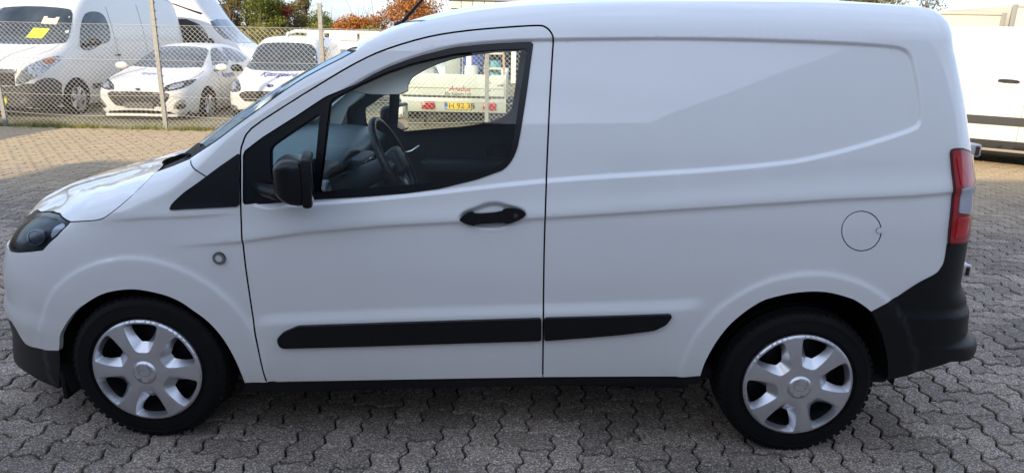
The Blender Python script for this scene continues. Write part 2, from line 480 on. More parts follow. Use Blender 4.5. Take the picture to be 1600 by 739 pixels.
D['P_tail'] = np.array([[3.0111, 1.19], [3.018, 1.1987], [3.0447, 1.2019], [3.0884, 1.2013], [3.149, 1.1916], [3.2216, 1.1733], [3.2385, 1.0695], [3.2281, 0.9847], [3.2306, 0.8689], [3.0328, 0.8748], [3.027, 0.9139], [3.0268, 1.0619]])
D['P_head_refl'] = np.array([[-0.4573, 0.8269], [-0.4261, 0.8502], [-0.3873, 0.8342], [-0.3827, 0.8112], [-0.4099, 0.7918], [-0.4264, 0.7922]])
D['P_lock'] = np.array([[1.3973, 0.9427]])
D['P_fender_seam'] = np.array([[0.221, 1.0986], [0.2975, 1.052]])
D['P_visor'] = np.array([[0.79, 1.3538], [0.8351, 1.3418], [0.8802, 1.3384], [0.9948, 1.343], [0.996, 1.3928], [1.0581, 1.433], [1.1293, 1.4625], [1.2119, 1.4837], [1.3485, 1.5017], [1.3479, 1.5233], [1.1662, 1.5151], [1.0233, 1.4776], [0.9276, 1.441], [0.801, 1.367]])
D['P_tail_up'] = np.array([[3.0381, 1.1746], [3.0612, 1.1809], [3.1376, 1.1767], [3.1591, 1.1356], [3.1641, 1.0859], [3.0587, 1.0816]])
D['P_tail_low'] = np.array([[3.0623, 0.9617], [3.165, 0.9647], [3.1602, 0.8947], [3.0566, 0.8922]])
D['P_head_proj'] = np.array([[-0.631, 0.7811], [-0.5839, 0.7998], [-0.5139, 0.806], [-0.4663, 0.7894], [-0.4611, 0.7622], [-0.5028, 0.7431], [-0.5533, 0.7424], [-0.6064, 0.7629]])
D['P_tail_clear'] = np.array([[3.0662, 1.0703], [3.1739, 1.0761], [3.1937, 0.9707], [3.0626, 0.9835]])
D['P_recess'] = np.array([[0.4302, 1.1126], [0.5664, 1.2187], [0.7007, 1.3042], [0.8341, 1.398], [0.9675, 1.4635], [1.1458, 1.519], [1.3251, 1.5401], [1.5181, 1.5495], [1.9983, 1.5639], [2.492, 1.5602], [2.705, 1.5517], [2.7522, 1.5419], [2.7771, 1.5165], [2.7915, 1.4564], [2.8224, 1.3165], [2.8223, 1.284], [2.7874, 1.2596], [2.6152, 1.2014], [2.438, 1.1538], [2.3266, 1.1338], [2.0576, 1.1037], [1.5168, 1.0608], [1.2004, 1.018], [0.9276, 0.9825], [0.6535, 0.9536], [0.4287, 0.9325]])
D['P_cavity'] = np.array([[1.1898, 0.9265], [1.2024, 0.9498], [1.2532, 0.9693], [1.2872, 0.9837], [1.3303, 0.9892], [1.3692, 0.9787], [1.4126, 0.9706], [1.4373, 0.9551], [1.4295, 0.932], [1.3707, 0.9051], [1.3481, 0.8859], [1.2771, 0.8866], [1.2518, 0.8931], [1.2013, 0.9083]])
D['P_handle'] = np.array([[1.1966, 0.9244], [1.2216, 0.9457], [1.2432, 0.9531], [1.2513, 0.9441], [1.3469, 0.9542], [1.3535, 0.9656], [1.3899, 0.9678], [1.4196, 0.9616], [1.4359, 0.9482], [1.4181, 0.9294], [1.3706, 0.9098], [1.351, 0.9163], [1.2539, 0.9071], [1.251, 0.9012], [1.2219, 0.9064], [1.2012, 0.9175]])
D['P_crease'] = np.array([[0.1783, 0.802], [0.4054, 0.8263], [0.6499, 0.8675], [0.9264, 0.8973], [1.2012, 0.9175], [1.4978, 0.9381], [2.0643, 0.9874], [2.5146, 1.0268], [3.0309, 1.0619]])
D['P_lower'] = np.array([[0.3974, 0.5107], [0.5081, 0.5375], [0.9157, 0.5662], [1.5091, 0.6017], [1.9796, 0.6289], [2.0842, 0.6417]])
D['P_shoulder'] = np.array([[-0.1225, 0.8902], [0.0389, 0.9054], [0.233, 0.9142], [0.4127, 0.9321]])
# the surface itself, from the measured outlines
RV_X = [-.6, .1, .45, .8, 1.3, 3.4]
RV_Z = [.10, .12, .05, .06, .12, .13]
RV_Y = [.26, .24, .05, .07, .19, .20]
def zr_(x):  return cubic(D['ZR_X'], D['ZR_Z'], x)
def S0(p, z, full=False):
    """plain flank: p follows the plan outline from nose to tail, z is the height"""
    p = np.asarray(p, float); z = np.asarray(z, float)
    a = np.interp(XF - p, FS, FA, left=0); b = np.interp(XF - p, FS, FB, left=0)
    c = np.interp(p - XR, RS, RA, left=0); d = np.interp(p - XR, RS, RB, left=0)
    tip = cubic(D['TIP_Z'], D['TIP_X'], np.clip(z, .12, .95)); end = cubic(D['END_Z'], D['END_X'], np.clip(z, .2, 1.72))
    x = np.where(p < XF, XF - (XF - tip) * a, np.where(p > XR, XR + (end - XR) * c, p))
    off = cubic(TUM_Z, TUM_Y, z)
    zr = zr_(x); rv = cubic(RV_X, RV_Z, x); rh = cubic(RV_X, RV_Y, x)
    t = np.clip((z - (zr - rv)) / rv, 0, .97)
    off = off + rh * (1 - np.sqrt(1 - t * t))
    k = (1 - b) * (1 - d)
    y = HW - (HW - off) * k
    P = np.stack([x, y, z + 0 * x], -1)
    return (P, k) if full else P
# ------------------------------------------------------------------ details on the flank
CRX, CRZ = D['P_crease'][:, 0], D['P_crease'][:, 1]
LOX, LOZ = D['P_lower'][:, 0], D['P_lower'][:, 1]
SHX, SHZ = D['P_shoulder'][:, 0], D['P_shoulder'][:, 1]
RECESS = chaikin(D['P_recess'], 2)
CAVITY = chaikin(D['P_cavity'], 2)
HUBS = ((0.0, .295), (2.489, .295))
def disp(p, z):
    """how far the pressed panel stands proud of the plain flank"""
    o = np.zeros(np.broadcast(p, z).shape)
    q = np.stack([p + 0 * z, z + 0 * p], -1)
    shp = o.shape; q2 = q.reshape(-1, 2)
    o = o - .010 * sstep(-.001, .014, sdist(RECESS, q2)).reshape(shp)
    dz = z - np.interp(p, CRX, CRZ)
    f = sstep(.05, .55, p)
    o = o + f * .009 * np.where(dz > 0, np.exp(-(dz / .045) ** 2), np.exp(-(dz / .011) ** 2))
    dz = z - np.interp(p, LOX, LOZ)
    f = sstep(.38, .50, p) * (1 - sstep(2.02, 2.14, p))
    o = o + f * .014 * sstep(.012, -.045, dz)
    dz = z - np.interp(p, SHX, SHZ)
    f = sstep(-.22, .0, p) * (1 - sstep(.30, .42, p))
    o = o + f * .005 * np.where(dz > 0, np.exp(-(dz / .03) ** 2), np.exp(-(dz / .010) ** 2))
    for hx, hz in HUBS:
        r = np.hypot(p - hx, z - hz)
        o = o + .009 * (1 - sstep(.440, .472, r))
    cav = sdist(CAVITY, q2).reshape(shp)
    o = o - .020 * sstep(-.002, .022, cav)
    return o
def S(p, z, out=0.0):
    P, k = S0(p, z, True)
    P = P.copy()
    P[..., 1] = P[..., 1] - (disp(np.asarray(p, float), np.asarray(z, float)) + out) * np.clip(k, .15, 1)
    if np.any(out):
        # around the corners the offset also pushes along x
        P[..., 0] = P[..., 0] + out * (1 - k) * np.where(np.asarray(p) < 1.3, -1, 1)
    return P
def SN(p, z, out=0.0):
    h = .002
    a = S(p + h, z, out) - S(p - h, z, out)
    b = S(p, z + h, out) - S(p, z - h, out)
    n = np.cross(a, b)
    n /= np.maximum(np.linalg.norm(n, axis=-1), 1e-12)[..., None]
    return n
def SH(p, z, out=0.0):
    P, k = S0(p, z, True)
    P = P.copy(); P[..., 1] -= out
    return P
def SHN(p, z, out=0.0):
    h = .002
    n = np.cross(SH(p + h, z) - SH(p - h, z), SH(p, z + h) - SH(p, z - h))
    return n / np.linalg.norm(n, axis=-1)[..., None]
def cdt(outer, holes, step, extra=None, bstep=None):
    """points and triangles filling an outline, with a grid of inner points"""
    bstep = bstep or step * .6
    loops = [resample(dedupe(outer), bstep)] + [resample(dedupe(h), bstep) for h in holes]
    lo, hi = loops[0].min(0), loops[0].max(0)
    gx = np.arange(lo[0] + step * .37, hi[0], step); gz = np.arange(lo[1] + step * .41, hi[1], step)
    G = np.stack(np.meshgrid(gx, gz), -1).reshape(-1, 2)
    G[:, 0] += (np.round((G[:, 1] - lo[1]) / step) % 2) * step * .5
    pts = [G] if extra is None else [G, np.asarray(extra)]
    G = np.vstack(pts)
    k = inside(loops[0], G)
    for h in loops[1:]: k &= ~inside(h, G)
    G = G[k]
    d = np.full(len(G), 1e9)
    for l in loops: d = np.minimum(d, pdist(np.vstack([l, l[:1]]), G))
    G = G[d > bstep * .4]
    V = np.vstack(loops + [G])
    E = []; n = 0
    for l in loops:
        E += [(n + i, n + (i + 1) % len(l)) for i in range(len(l))]; n += len(l)
    r = delaunay_2d_cdt([Vector(v) for v in V], E, [], 0, 1e-6)
    W = np.array([tuple(v) for v in r[0]]); T = np.array([f for f in r[2] if len(f) == 3])
    c = W[T].mean(1)
    k = inside(loops[0], c)
    for h in loops[1:]: k &= ~inside(h, c)
    T = T[k]
    used = np.unique(T)
    mp = -np.ones(len(W), int); mp[used] = np.arange(len(used))
    return W[used], mp[T], loops
def panel(name, outer, holes, m, parent, step=.03, extra=None, out=0.0, flange=.018, bstep=None, surf=S, nrm=SN):
    W, T, loops = cdt(outer, holes, step, extra, bstep)
    P = surf(W[:, 0], W[:, 1], out); N = nrm(W[:, 0], W[:, 1], out)
    a, b, c = P[T[:, 0]], P[T[:, 1]], P[T[:, 2]]
    flip = (np.cross(b - a, c - a) * N[T[:, 0]]).sum(1) < 0
    T = T.copy(); T[flip] = T[flip][:, ::-1]
    V = [P]; NN = [N]; F = [tuple(t) for t in T]; n = len(P)
    if flange:
        for l in loops:
            LP = surf(l[:, 0], l[:, 1], out); LN = nrm(l[:, 0], l[:, 1], out)
            tg = np.roll(LP, -1, 0) - np.roll(LP, 1, 0)
            sn = np.cross(tg, LN); sn /= np.maximum(np.linalg.norm(sn, axis=1), 1e-9)[:, None]
            if (l is loops[0]) == (area(l) < 0): sn = -sn
            if l is not loops[0] and area(l) > 0: pass
            V += [LP, LP - LN * flange]; NN += [sn, sn]
            k = len(l)
            for i in range(k):
                j = (i + 1) % k
                F.append((n + i, n + j, n + k + j, n + k + i))
            n += 2 * k
    return mesh_obj(name, np.vstack(V), F, m, parent, normals=np.vstack(NN))
def contour(P, ds, step=.014, closed=True):
    out = []
    for d in ds:
        out.append(resample(offset_poly(P, -d), step, closed))
    return np.vstack(out)
def hermite_strip(name, E, C, TE, TC, m, parent, n=24, flange=0, to_far=True):
    """a panel spanning from a near edge to the centre line and mirrored to the far side"""
    E, C, TE, TC = map(np.asarray, (E, C, TE, TC))
    t = np.linspace(0, 1, n)[:, None, None]
    G = (2 * t**3 - 3 * t**2 + 1) * E + (t**3 - 2 * t**2 + t) * TE + (-2 * t**3 + 3 * t**2) * C + (t**3 - t**2) * TC
    H = G[::-1][1:].copy(); H[..., 1] = 2 * HW - H[..., 1]
    G = np.concatenate([G, H]) if to_far else G
    a, b = G.shape[:2]
    F = [(i * b + j, i * b + j + 1, (i + 1) * b + j + 1, (i + 1) * b + j) for i in range(a - 1) for j in range(b - 1)]
    o = mesh_obj(name, G.reshape(-1, 3), F, m, parent)
    return o, G
def mirror(o, parent=None):
    """the same part on the far flank"""
    c = o.copy()
    link(c)
    c.parent = parent or o.parent
    c.location = (o.location.x, 2 * HW - o.location.y, o.location.z)
    c.scale = (o.scale.x, -o.scale.y, o.scale.z)
    return c
def poly_of(*parts):
    return np.vstack([np.asarray(p).reshape(-1, 2) for p in parts])

VAN = empty('delivery_van', (0, 0, 0), 0, 'clean white compact panel van parked side-on across the paving in front, with black side trim', 'van')

def build_van():
    P = lambda k: D['P_' + k]
    paint, plastic, dark = M_paint(), M_plastic(), M_dark()
    seam = P('door')
    seam = np.vstack([seam[:1], catmull(seam[:42], 3)[1:], seam[42:]]) if False else resample(catmull(seam, 3), .012, False)
    frame_o = chaikin(resample(P('frame_outer'), .05), 1)
    glass_m = chaikin(resample(P('glass_main'), .04), 1)
    glass_q = chaikin(resample(P('glass_quarter'), .04), 1)
    arch_f, arch_r = catmull(P('arch_f'), 4), catmull(P('arch_r'), 4)
    hood_l = catmull(P('hoodline'), 4)
    fend = P('fendertop'); ws = catmull(P('body_windscreen'), 4)
    bft, brt = catmull(P('bump_f_top'), 3), catmull(P('bump_r_top'), 4)
    head = P('headlight')
    head_r = chaikin(resample(P('headlight'), .03), 1)
    sill_t, sill_b = P('sill_top'), P('sill_bot')
    # roof edge, high on the shoulder
    def edge_z(x):
        zr = zr_(x); rv = cubic(RV_X, RV_Z, x)
        return zr - rv * .14
    x0 = ws[-1, 0]
    rp = np.concatenate([np.linspace(x0 + .03, XR, 60), XR + np.linspace(.02, PR - XR, 30)])
    rxx = S0(rp, 0 * rp + 1.55)[:, 0]
    roof_e = np.stack([rp, edge_z(rxx)], 1)
    for _ in range(6):
        roof_e[:, 1] = .5 * roof_e[:, 1] + .5 * edge_z(S0(rp, roof_e[:, 1])[:, 0])
    # smooth the join of windscreen edge and roof edge
    fuel = P('fuel')
    zt = brt[-1, 1]
    head_low = poly_of(head[0:1], head[15:16], head[14:15], head[13:14], head[12:13], head[11:12], head[10:11])
    body = poly_of(arch_f[:1], bft[::-1], [[PF + .004, bft[0, 1]]], [[PF + .004, .66]], head_low, hood_l, fend, ws, roof_e,
                   [[PR - .004, 1.45]], [[PR - .004, zt]], brt[::-1], arch_r[::-1], sill_t[::-1], arch_f[::-1])
    body = dedupe(body)
    tri = chaikin(resample(P('tri_front'), .04), 1)
    dense = [contour(RECESS, (-.004, 0, .003, .0065, .010, .014, .02)), contour(CAVITY, (-.006, 0, .006, .012, .018, .024), .008)]
    for X, Z in ((CRX, CRZ), (LOX, LOZ), (SHX, SHZ)):
        xs = np.arange(X[0], X[-1], .016)
        for dz in (-.045, -.03, -.018, -.010, -.005, 0, .012, .03, .05):
            dense.append(np.stack([xs, np.interp(xs, X, Z) + dz], 1))
    for hx, hz in HUBS:
        th = np.linspace(0, np.pi, 90)
        for r in (.425, .44, .455, .47, .485):
            dense.append(np.stack([hx + r * np.cos(th), hz + r * np.sin(th)], 1))
    xs = np.concatenate([np.arange(-.1, .1, .02), np.arange(.1, 1.1, .012), np.arange(1.1, 2.9, .03)])
    for t in (.05, .2, .35, .5, .62, .72, .79, .845):
        dense.append(np.stack([xs, zr_(xs) - cubic(RV_X, RV_Z, xs) * (1 - t)], 1))
    for pp in np.concatenate([PF + np.array([.01, .03, .06, .1, .15, .2, .26, .32, .4, .5, .6]), PR - np.array([.1, .2, .3, .35, .4, .45, .5, .55, .6, .65, .7, .75])]):
        zz = np.arange(.4, 1.7, .03)
        dense.append(np.stack([0 * zz + pp, zz], 1))
    dense = np.vstack(dense)
    hole = offset_poly(seam, .0032)
    body_o = panel('body_side', body, [hole, offset_poly(fuel, .0019)], paint, VAN, .03, dense, bstep=.014)
    # the door: skin, frame, glass, trim, handle
    door_i = offset_poly(seam, -.0030)
    frame_hole = offset_poly(frame_o, -.004)
    door = panel('front_door', door_i, [frame_hole], paint, VAN, .03, dense, bstep=.012)
    divider_gap = glass_m, glass_q
    fr = panel('window_frame', frame_o, [glass_m, glass_q], M_gloss_black(), door, .03, None, out=-.007, flange=.03, bstep=.012, surf=SH, nrm=SHN)
    gm = panel('window_pane', offset_poly(glass_m, .008), [], M_glass(), door, .08, None, out=-.013, flange=0, bstep=.03, surf=SH, nrm=SHN)
    gq = panel('quarter_pane', offset_poly(glass_q, .008), [], M_glass(), door, .08, None, out=-.013, flange=0, bstep=.03, surf=SH, nrm=SHN)
    panel('corner_trim', offset_poly(tri, -.002), [], plastic, VAN, .03, None, out=.006, flange=.012, bstep=.01)
    tf = chaikin(resample(P('trim_f'), .03), 1); tr = chaikin(resample(P('trim_r'), .03), 1)
    panel('rub_strip', tf, [], plastic, door, .03, None, out=.014, flange=.016, bstep=.012)
    panel('rub_strip', tr, [], plastic, VAN, .03, None, out=.014, flange=.016, bstep=.012)
    panel('fuel_flap', offset_poly(fuel, -.0018), [], paint, VAN, .02, None, out=.0, flange=.012, bstep=.01)
    c = fuel.mean(0)
    th = np.linspace(0, 2 * np.pi, 25)[:-1]
    panel('flap_finger_tab', np.stack([c[0] + .064 + .013 * np.cos(th), c[1] + .005 + .010 * np.sin(th)], 1), [], paint, VAN, .01, None, out=.004, flange=.006, bstep=.004)
    rc = P('repeater')[0]
    panel('side_repeater', np.stack([rc[0] + .019 * np.cos(th), rc[1] + .019 * np.sin(th)], 1), [], M_clear(), VAN, .01, None, out=.007, flange=.012, bstep=.004)
    panel('repeater_ring', np.stack([rc[0] + .023 * np.cos(th), rc[1] + .023 * np.sin(th)], 1), [np.stack([rc[0] + .013 * np.cos(th), rc[1] + .013 * np.sin(th)], 1)], mat('repeater_grey', (.16, .15, .13), .3), VAN, .01, None, out=.008, flange=.008, bstep=.004)
    sm = P('fender_seam'); d = sm[1] - sm[0]; d = np.array([-d[1], d[0]]) / np.linalg.norm(d) * .0022
    panel('fender_seam', np.vstack([sm[0] + d, sm[1] + d, sm[1] - d, sm[0] - d]), [], M_dark(), VAN, .01, None, out=.0008, flange=0, bstep=.006)
    # sill
    panel('sill', poly_of(sill_t, sill_b[::-1]), [], plastic, VAN, .04, None, out=.0, flange=.08, bstep=.03)
    # bumpers
    fb = dedupe(poly_of(bft, arch_f[:1] + [[0, -.0]], P('bump_f_bot'), [[PF + .004, .155]], [[PF + .004, bft[0, 1]]]))
    panel('front_bumper', fb, [], plastic, VAN, .03, None, out=-.002, flange=.03, bstep=.015)
    rb = dedupe(poly_of(brt, [[PR - .004, zt]], [[PR - .004, .29]], P('bump_r_bot')[::-1][:-1]))
    xs = np.arange(2.85, PR, .025)
    ex = np.vstack([np.stack([xs, 0 * xs + z], 1) for z in np.arange(.28, .72, .018)])
    def SB(p, z, out=0.0):
        Q = S(p, z, out); k = sstep(2.70, 3.08, np.asarray(p, float))
        e = .011 * sstep(.612, .575, z) * (1 - sstep(.50, .47, z)) * (.3 + .7 * k) + .020 * sstep(.485, .455, z) * k * .4
        e = e - .012 * sstep(.40, .30, z) * k
        Q = Q.copy(); Q[..., 1] -= e; Q[..., 0] += e * sstep(2.9, 3.2, np.asarray(p, float))
        return Q
    def SBN(p, z, out=0.0):
        h = .002
        n = np.cross(SB(p + h, z) - SB(p - h, z), SB(p, z + h) - SB(p, z - h))
        return n / np.maximum(np.linalg.norm(n, axis=-1), 1e-9)[..., None]
    panel('rear_bumper', rb, [], plastic, VAN, .025, ex, out=.003, flange=.03, bstep=.015, surf=SB, nrm=SBN)
    # lamps
    hl = offset_poly(head_r, -.002)
    lamp = panel('headlamp', hl, [], mat('headlamp_housing', (.006, .0065, .008), .5), VAN, .03, None, out=-.030, flange=.0, bstep=.015)
    panel('headlamp_rim', hl, [offset_poly(hl, -.010)], M_gloss_black(), lamp, .02, None, out=.0, flange=.03, bstep=.01)
    lens = panel('lens', offset_poly(hl, -.002), [], thin_glass('lamp_lens', (.72, .76, .80), (.45, .5, .55), 1.22), lamp, .03, None, out=.002, flange=0, bstep=.015)
    c = hl.mean(0)
    pj = chaikin(resample(D['P_head_proj'], .03), 1)
    panel('projector_ring', pj, [offset_poly(pj, -.008)], mat('lamp_grey', (.09, .095, .11), .25, .6), lamp, .02, None, out=-.018, flange=.02, bstep=.01)
    panel('projector_lens', offset_poly(pj, -.009), [], mat('projector_glass', (.008, .010, .014), .3), lamp, .02, None, out=-.022, flange=.0, bstep=.01)
    panel('reflector', chaikin(D['P_head_refl'], 1), [], M_clear(), lamp, .02, None, out=-.012, flange=.02, bstep=.01)
    tl = chaikin(resample(P('tail'), .02), 1)
    lampr = panel('tail_lamp', tl, [], mat('deep_red_lens', (.34, .006, .011), .10, coat=.8), VAN, .02, None, out=.010, flange=.03, bstep=.01)
    panel('tail_lamp_clear', chaikin(resample(P('tail_clear'), .02), 1), [], mat('reversing_lens', (.42, .43, .50), .15, coat=.6), lampr, .02, None, out=.014, flange=.01, bstep=.01)
    for nm in ('tail_up', 'tail_low'):
        panel('lamp_segment', chaikin(resample(P(nm), .02), 1), [], mat('bright_red_lens', (.50, .010, .016), .10, coat=.8), lampr, .02, None, out=.013, flange=.006, bstep=.01)
    rim = offset_poly(tl, .006)
    panel('tail_lamp_rim', rim, [offset_poly(tl, -.007)], mat('dark_red_plastic', (.05, .004, .006), .3), lampr, .02, None, out=.009, flange=.02, bstep=.01)
    for k in (0, 1): pass
    # door handle: grip over a cavity, end caps, lock
    h = chaikin(P('handle'), 1)
    hm = panel('door_handle', h, [], M_gloss_black(), door, .008, None, out=.016, flange=.02, bstep=.006, surf=SH, nrm=SHN)
    lk = D['P_lock'][0]
    panel('lock', np.stack([lk[0] + .008 * np.cos(th), lk[1] + .008 * np.sin(th)], 1), [], mat('lock_grey', (.10, .10, .10), .3, .8), hm, .01, None, out=.019, flange=.004, bstep=.003, surf=SH, nrm=SHN)
    # top panels
    def tangent(W):
        e = .004
        a = S0(W[:, 0], W[:, 1] + e) - S0(W[:, 0], W[:, 1] - e)
        return a / np.linalg.norm(a, axis=1)[:, None]
    # bonnet
    hx = np.vstack([head[5:11], hood_l[1:]])
    hx = resample(hx, .02, False)
    hx[:, 1] += .004
    E = S(hx[:, 0], hx[:, 1]); T = tangent(hx)
    s = np.linspace(0, 1, len(E))
    L = np.concatenate([[0], np.cumsum(np.linalg.norm(np.diff(E, axis=0), axis=1))]); s = L / L[-1]
    CX = [-.89, -.80, -.62, -.40, -.21]; CZ = [.685, .77, .855, .916, .962]
    q = np.array([0, .14, .42, .74, 1.0])
    C = np.stack([np.interp(s, q, CX), 0 * s + HW, cubic(q, CZ, s)], 1)
    up = np.clip(s * 3.5, .06, 1)[:, None]
    TE = T * (.42 * up) + np.array([0, .10, 0.0])
    TC = np.stack([0 * s, 0 * s + .75, 0 * s], 1)
    hood, HG = hermite_strip('bonnet', E, C, TE, TC, paint, VAN, 40)
    # pressed ridges of the bonnet
    co = np.array([v.co[:] for v in hood.data.vertices])
    yy = np.minimum(co[:, 1], 2 * HW - co[:, 1])
    w = np.interp(co[:, 0], [-.8, -.2], [.46, .38])
    fade = sstep(-.86, -.7, co[:, 0]) * (1 - sstep(-.22, -.08, co[:, 0]))
    co[:, 2] += fade * (.012 * sstep(w - .035, w + .015, yy) + .008 * sstep(w + .14, w + .2, yy))
    hood.data.vertices.foreach_set('co', co.ravel()); hood.data.update()
    # cowl and scuttle
    fe = resample(np.vstack([hood_l[-2:], fend, ws[:2]]), .02, False)
    E = S(fe[:, 0], fe[:, 1], -.006)
    s = np.linspace(0, 1, len(E))
    C = np.stack([np.interp(s, [0, 1], [-.225, -.10]), 0 * s + HW, np.interp(s, [0, 1], [.945, 1.0])], 1)
    TE = np.tile([[-.1, .45, .0]], (len(E), 1)); TC = np.tile([[0, .75, 0]], (len(E), 1))
    hermite_strip('scuttle', E, C, TE, TC, mat('scuttle_black', (.006, .006, .007), .7, spec=.2), VAN, 24)
    # windscreen
    we = resample(ws, .025, False)
    E = S(we[:, 0], we[:, 1], -.003)
    s = np.linspace(0, 1, len(E))
    bot = np.array([-.10, HW, 1.01]); top = np.array([.705, HW, 1.497])
    C = bot + (top - bot) * s[:, None] + np.stack([0 * s, 0 * s, .035 * np.sin(np.pi * s)], 1)
    TE = np.stack([-.30 + .0 * s, .72 + 0 * s, .0 + .0 * s], 1); TC = np.tile([[0, .9, 0]], (len(E), 1))
    scr, WG = hermite_strip('windscreen', E, C, TE, TC, M_shield(), VAN, 24)
    # black ceramic border and seal of the windscreen
    off = np.cross(np.gradient(WG, axis=1), np.gradient(WG, axis=0)); off /= np.linalg.norm(off, axis=2)[..., None]
    a, b = WG.shape[:2]
    G2 = WG + off * (.0015 if off[3, 3, 2] > 0 else -.0015)
    F = [(i * b + j, i * b + j + 1, (i + 1) * b + j + 1, (i + 1) * b + j) for i in range(a - 1) for j in range(b - 1) if i < 1 or i >= a - 2 or j < 4 or j >= b - 2]
    mesh_obj('windscreen_seal', G2.reshape(-1, 3), F, mat('scuttle_black', (.006, .006, .007), .7, spec=.2), VAN)
    # roof
    re = np.vstack([ws[-2:], roof_e])
    re = re[re[:, 0] < PR - .1]
    E = S(re[:, 0], re[:, 1]); T = tangent(re)
    x = E[:, 0]
    s = np.clip((x - x[0]) / (x[-1] - x[0]), 0, 1)
    cx = x + np.interp(x, [x[0], x[0] + .5], [-.13 + .13, 0])
    cx = np.interp(s, [0, .15, 1], [.71, 1.06, x[-1] + .02])
    cz = cubic([.70, .83, 1.0, 1.3, 1.8, 2.5, 2.9], [1.503, 1.572, 1.63, 1.69, 1.725, 1.728, 1.705], cx)
    C = np.stack([cx, 0 * s + HW, cz], 1)
    TE = T * .16 + np.array([0, .34, .012]); TC = np.tile([[0, .8, 0]], (len(E), 1))
    roof, RG = hermite_strip('roof', E, C, TE, TC, paint, VAN, 32)
    # far flank: the same pressings mirrored
    mb = mirror(body_o)
    md = mirror(door); md.parent = VAN
    for ch in list(door.children):
        if ch.name.split('.')[0] in ('window_frame', 'window_pane', 'quarter_pane'):
            c = ch.copy(); link(c); c.parent = md
    return door, md, hood, scr, roof, (E, C)
# ------------------------------------------------------------------ wheels
def cover_mesh(name, parent, Rr=.208, hub=(0, 0, 0)):
    """six-spoke plastic wheel cover: a dished disc with six deep windows"""
    th0 = np.linspace(0, 2 * np.pi, 97)[:-1]
    outer = np.stack([Rr * np.cos(th0), Rr * np.sin(th0)], 1)
    win = chaikin(resample(np.array([(-.305, .875), (-.25, .915), (-.12, .938), (.12, .938), (.25, .915), (.305, .875), (.275, .74), (.205, .56), (.135, .42), (.08, .385), (-.08, .385), (-.135, .42), (-.205, .56), (-.275, .74)]) * Rr, .02), 1)
    dv = win - np.array([0, .70 * Rr]); an = np.arctan2(dv[:, 1], np.abs(dv[:, 0]))
    inner = np.array([0, .70 * Rr]) + dv * np.interp(an, [-1.57, -.9, 0, .7, 1.57], [.47, .54, .68, .80, .83])[:, None]
    rots = [math.pi / 3 * k for k in range(6)]
    rm = lambda P, a: P @ np.array([[math.cos(a), math.sin(a)], [-math.sin(a), math.cos(a)]])
    wins = [rm(win, a) for a in rots]
    ring = lambda r, k: np.stack([r * np.cos(np.linspace(0, 2 * np.pi, k + 1)[:-1]), r * np.sin(np.linspace(0, 2 * np.pi, k + 1)[:-1])], 1)
    extra = np.vstack([ring(r * Rr, k) for r, k in ((.992, 130), (.982, 130), (.970, 130), (.30, 40), (.235, 48), (.215, 48), (.20, 40), (.19, 40), (.1, 16))])
    def hgt(x, z):
        r = np.hypot(x, z) / Rr
        h = .030 - .010 * np.clip((r - .2) / .8, 0, 1) ** 2 - .007 * sstep(.968, 1.0, r)
        a = np.arctan2(x, z)
        spoke = np.cos(6 * a)              # windows at multiples of 60 degrees, spokes between
        h = h - .004 * sstep(-.9, .2, spoke) * sstep(.25, .5, r) * (1 - sstep(.88, .97, r))
        h = h + .008 * (1 - sstep(.185, .225, r)) - .004 * (1 - sstep(.13, .17, r))
        return h
    def surf(x, z, out=0.0): return np.stack([x, -hgt(x, z) - out, z], -1)
    def nrm(x, z, out=0.0):
        e = .0008
        gx = (hgt(x + e, z) - hgt(x - e, z)) / (2 * e); gz = (hgt(x, z + e) - hgt(x, z - e)) / (2 * e)
        n = np.stack([-gx, -np.ones_like(gx), -gz], -1)
        return n / np.linalg.norm(n, axis=-1)[..., None]
    o = panel(name, outer, wins, M_silver(), parent, .014, extra, flange=.0, bstep=.007, surf=surf, nrm=nrm)
    lathe_obj('cover_edge', [(Rr, -.0128), (Rr + .0004, -.005), (Rr - .004, .006)], M_silver(), o, 96)
    # sloping window walls
    V = []; F = []
    for a in rots:
        w, i = rm(win, a), rm(inner, a)
        n = len(V); k = len(w)
        A = surf(w[:, 0], w[:, 1]); B = surf(i[:, 0], i[:, 1]) + np.array([0, .026, 0])
        V += list(A) + list(B)
        F += [(n + j, n + (j + 1) % k, n + k + (j + 1) % k, n + k + j) for j in range(k)]
    mesh_obj('cover_window_wall', V, F, M_silver(), o)
    bm = bmesh.new()
    for k in range(6):
        a = math.pi / 3 * k + math.pi / 6 
        bm_lathe(bm, [(.0035, -.0292), (.0035, -.0275)], 10, 'y', (.285 * Rr * math.cos(a), 0, .285 * Rr * math.sin(a)))
    bm_obj('cover_hole', bm, M_dark(), o)['kind'] = 'stuff'
    # oval emblem pressed into the cap
    bm = bmesh.new()
    bm_lathe(bm, [(.0235, -.0335), (.0235, -.0348), (.021, -.0352), (.0205, -.0343)], 28, 'y', (0, 0, 0))
    bmesh.ops.scale(bm, vec=(1, 1, .62), verts=bm.verts)
    bm_obj('cap_emblem', bm, mat('emblem_silver', (.30, .30, .32), .3, .7), o)
    return o
def tyre_profile(Rt, w, rim):
    h = w / 2
    p = [(rim, -h + .012), (rim + .012, -h + .004), (rim + .035, -h + .0), (rim + .30 * (Rt - rim), -h - .003), (rim + .55 * (Rt - rim), -h - .002), (rim + .80 * (Rt - rim), -h + .006),
         (Rt - .010, -h + .015), (Rt - .003, -h + .025)]
    g = []
    for y0 in (-.045, 0, .045):
        g += [(Rt, y0 - .007), (Rt - .008, y0 - .005), (Rt - .008, y0 + .005), (Rt, y0 + .007)]
    return p + g + [(a, -b) for a, b in p[::-1]]
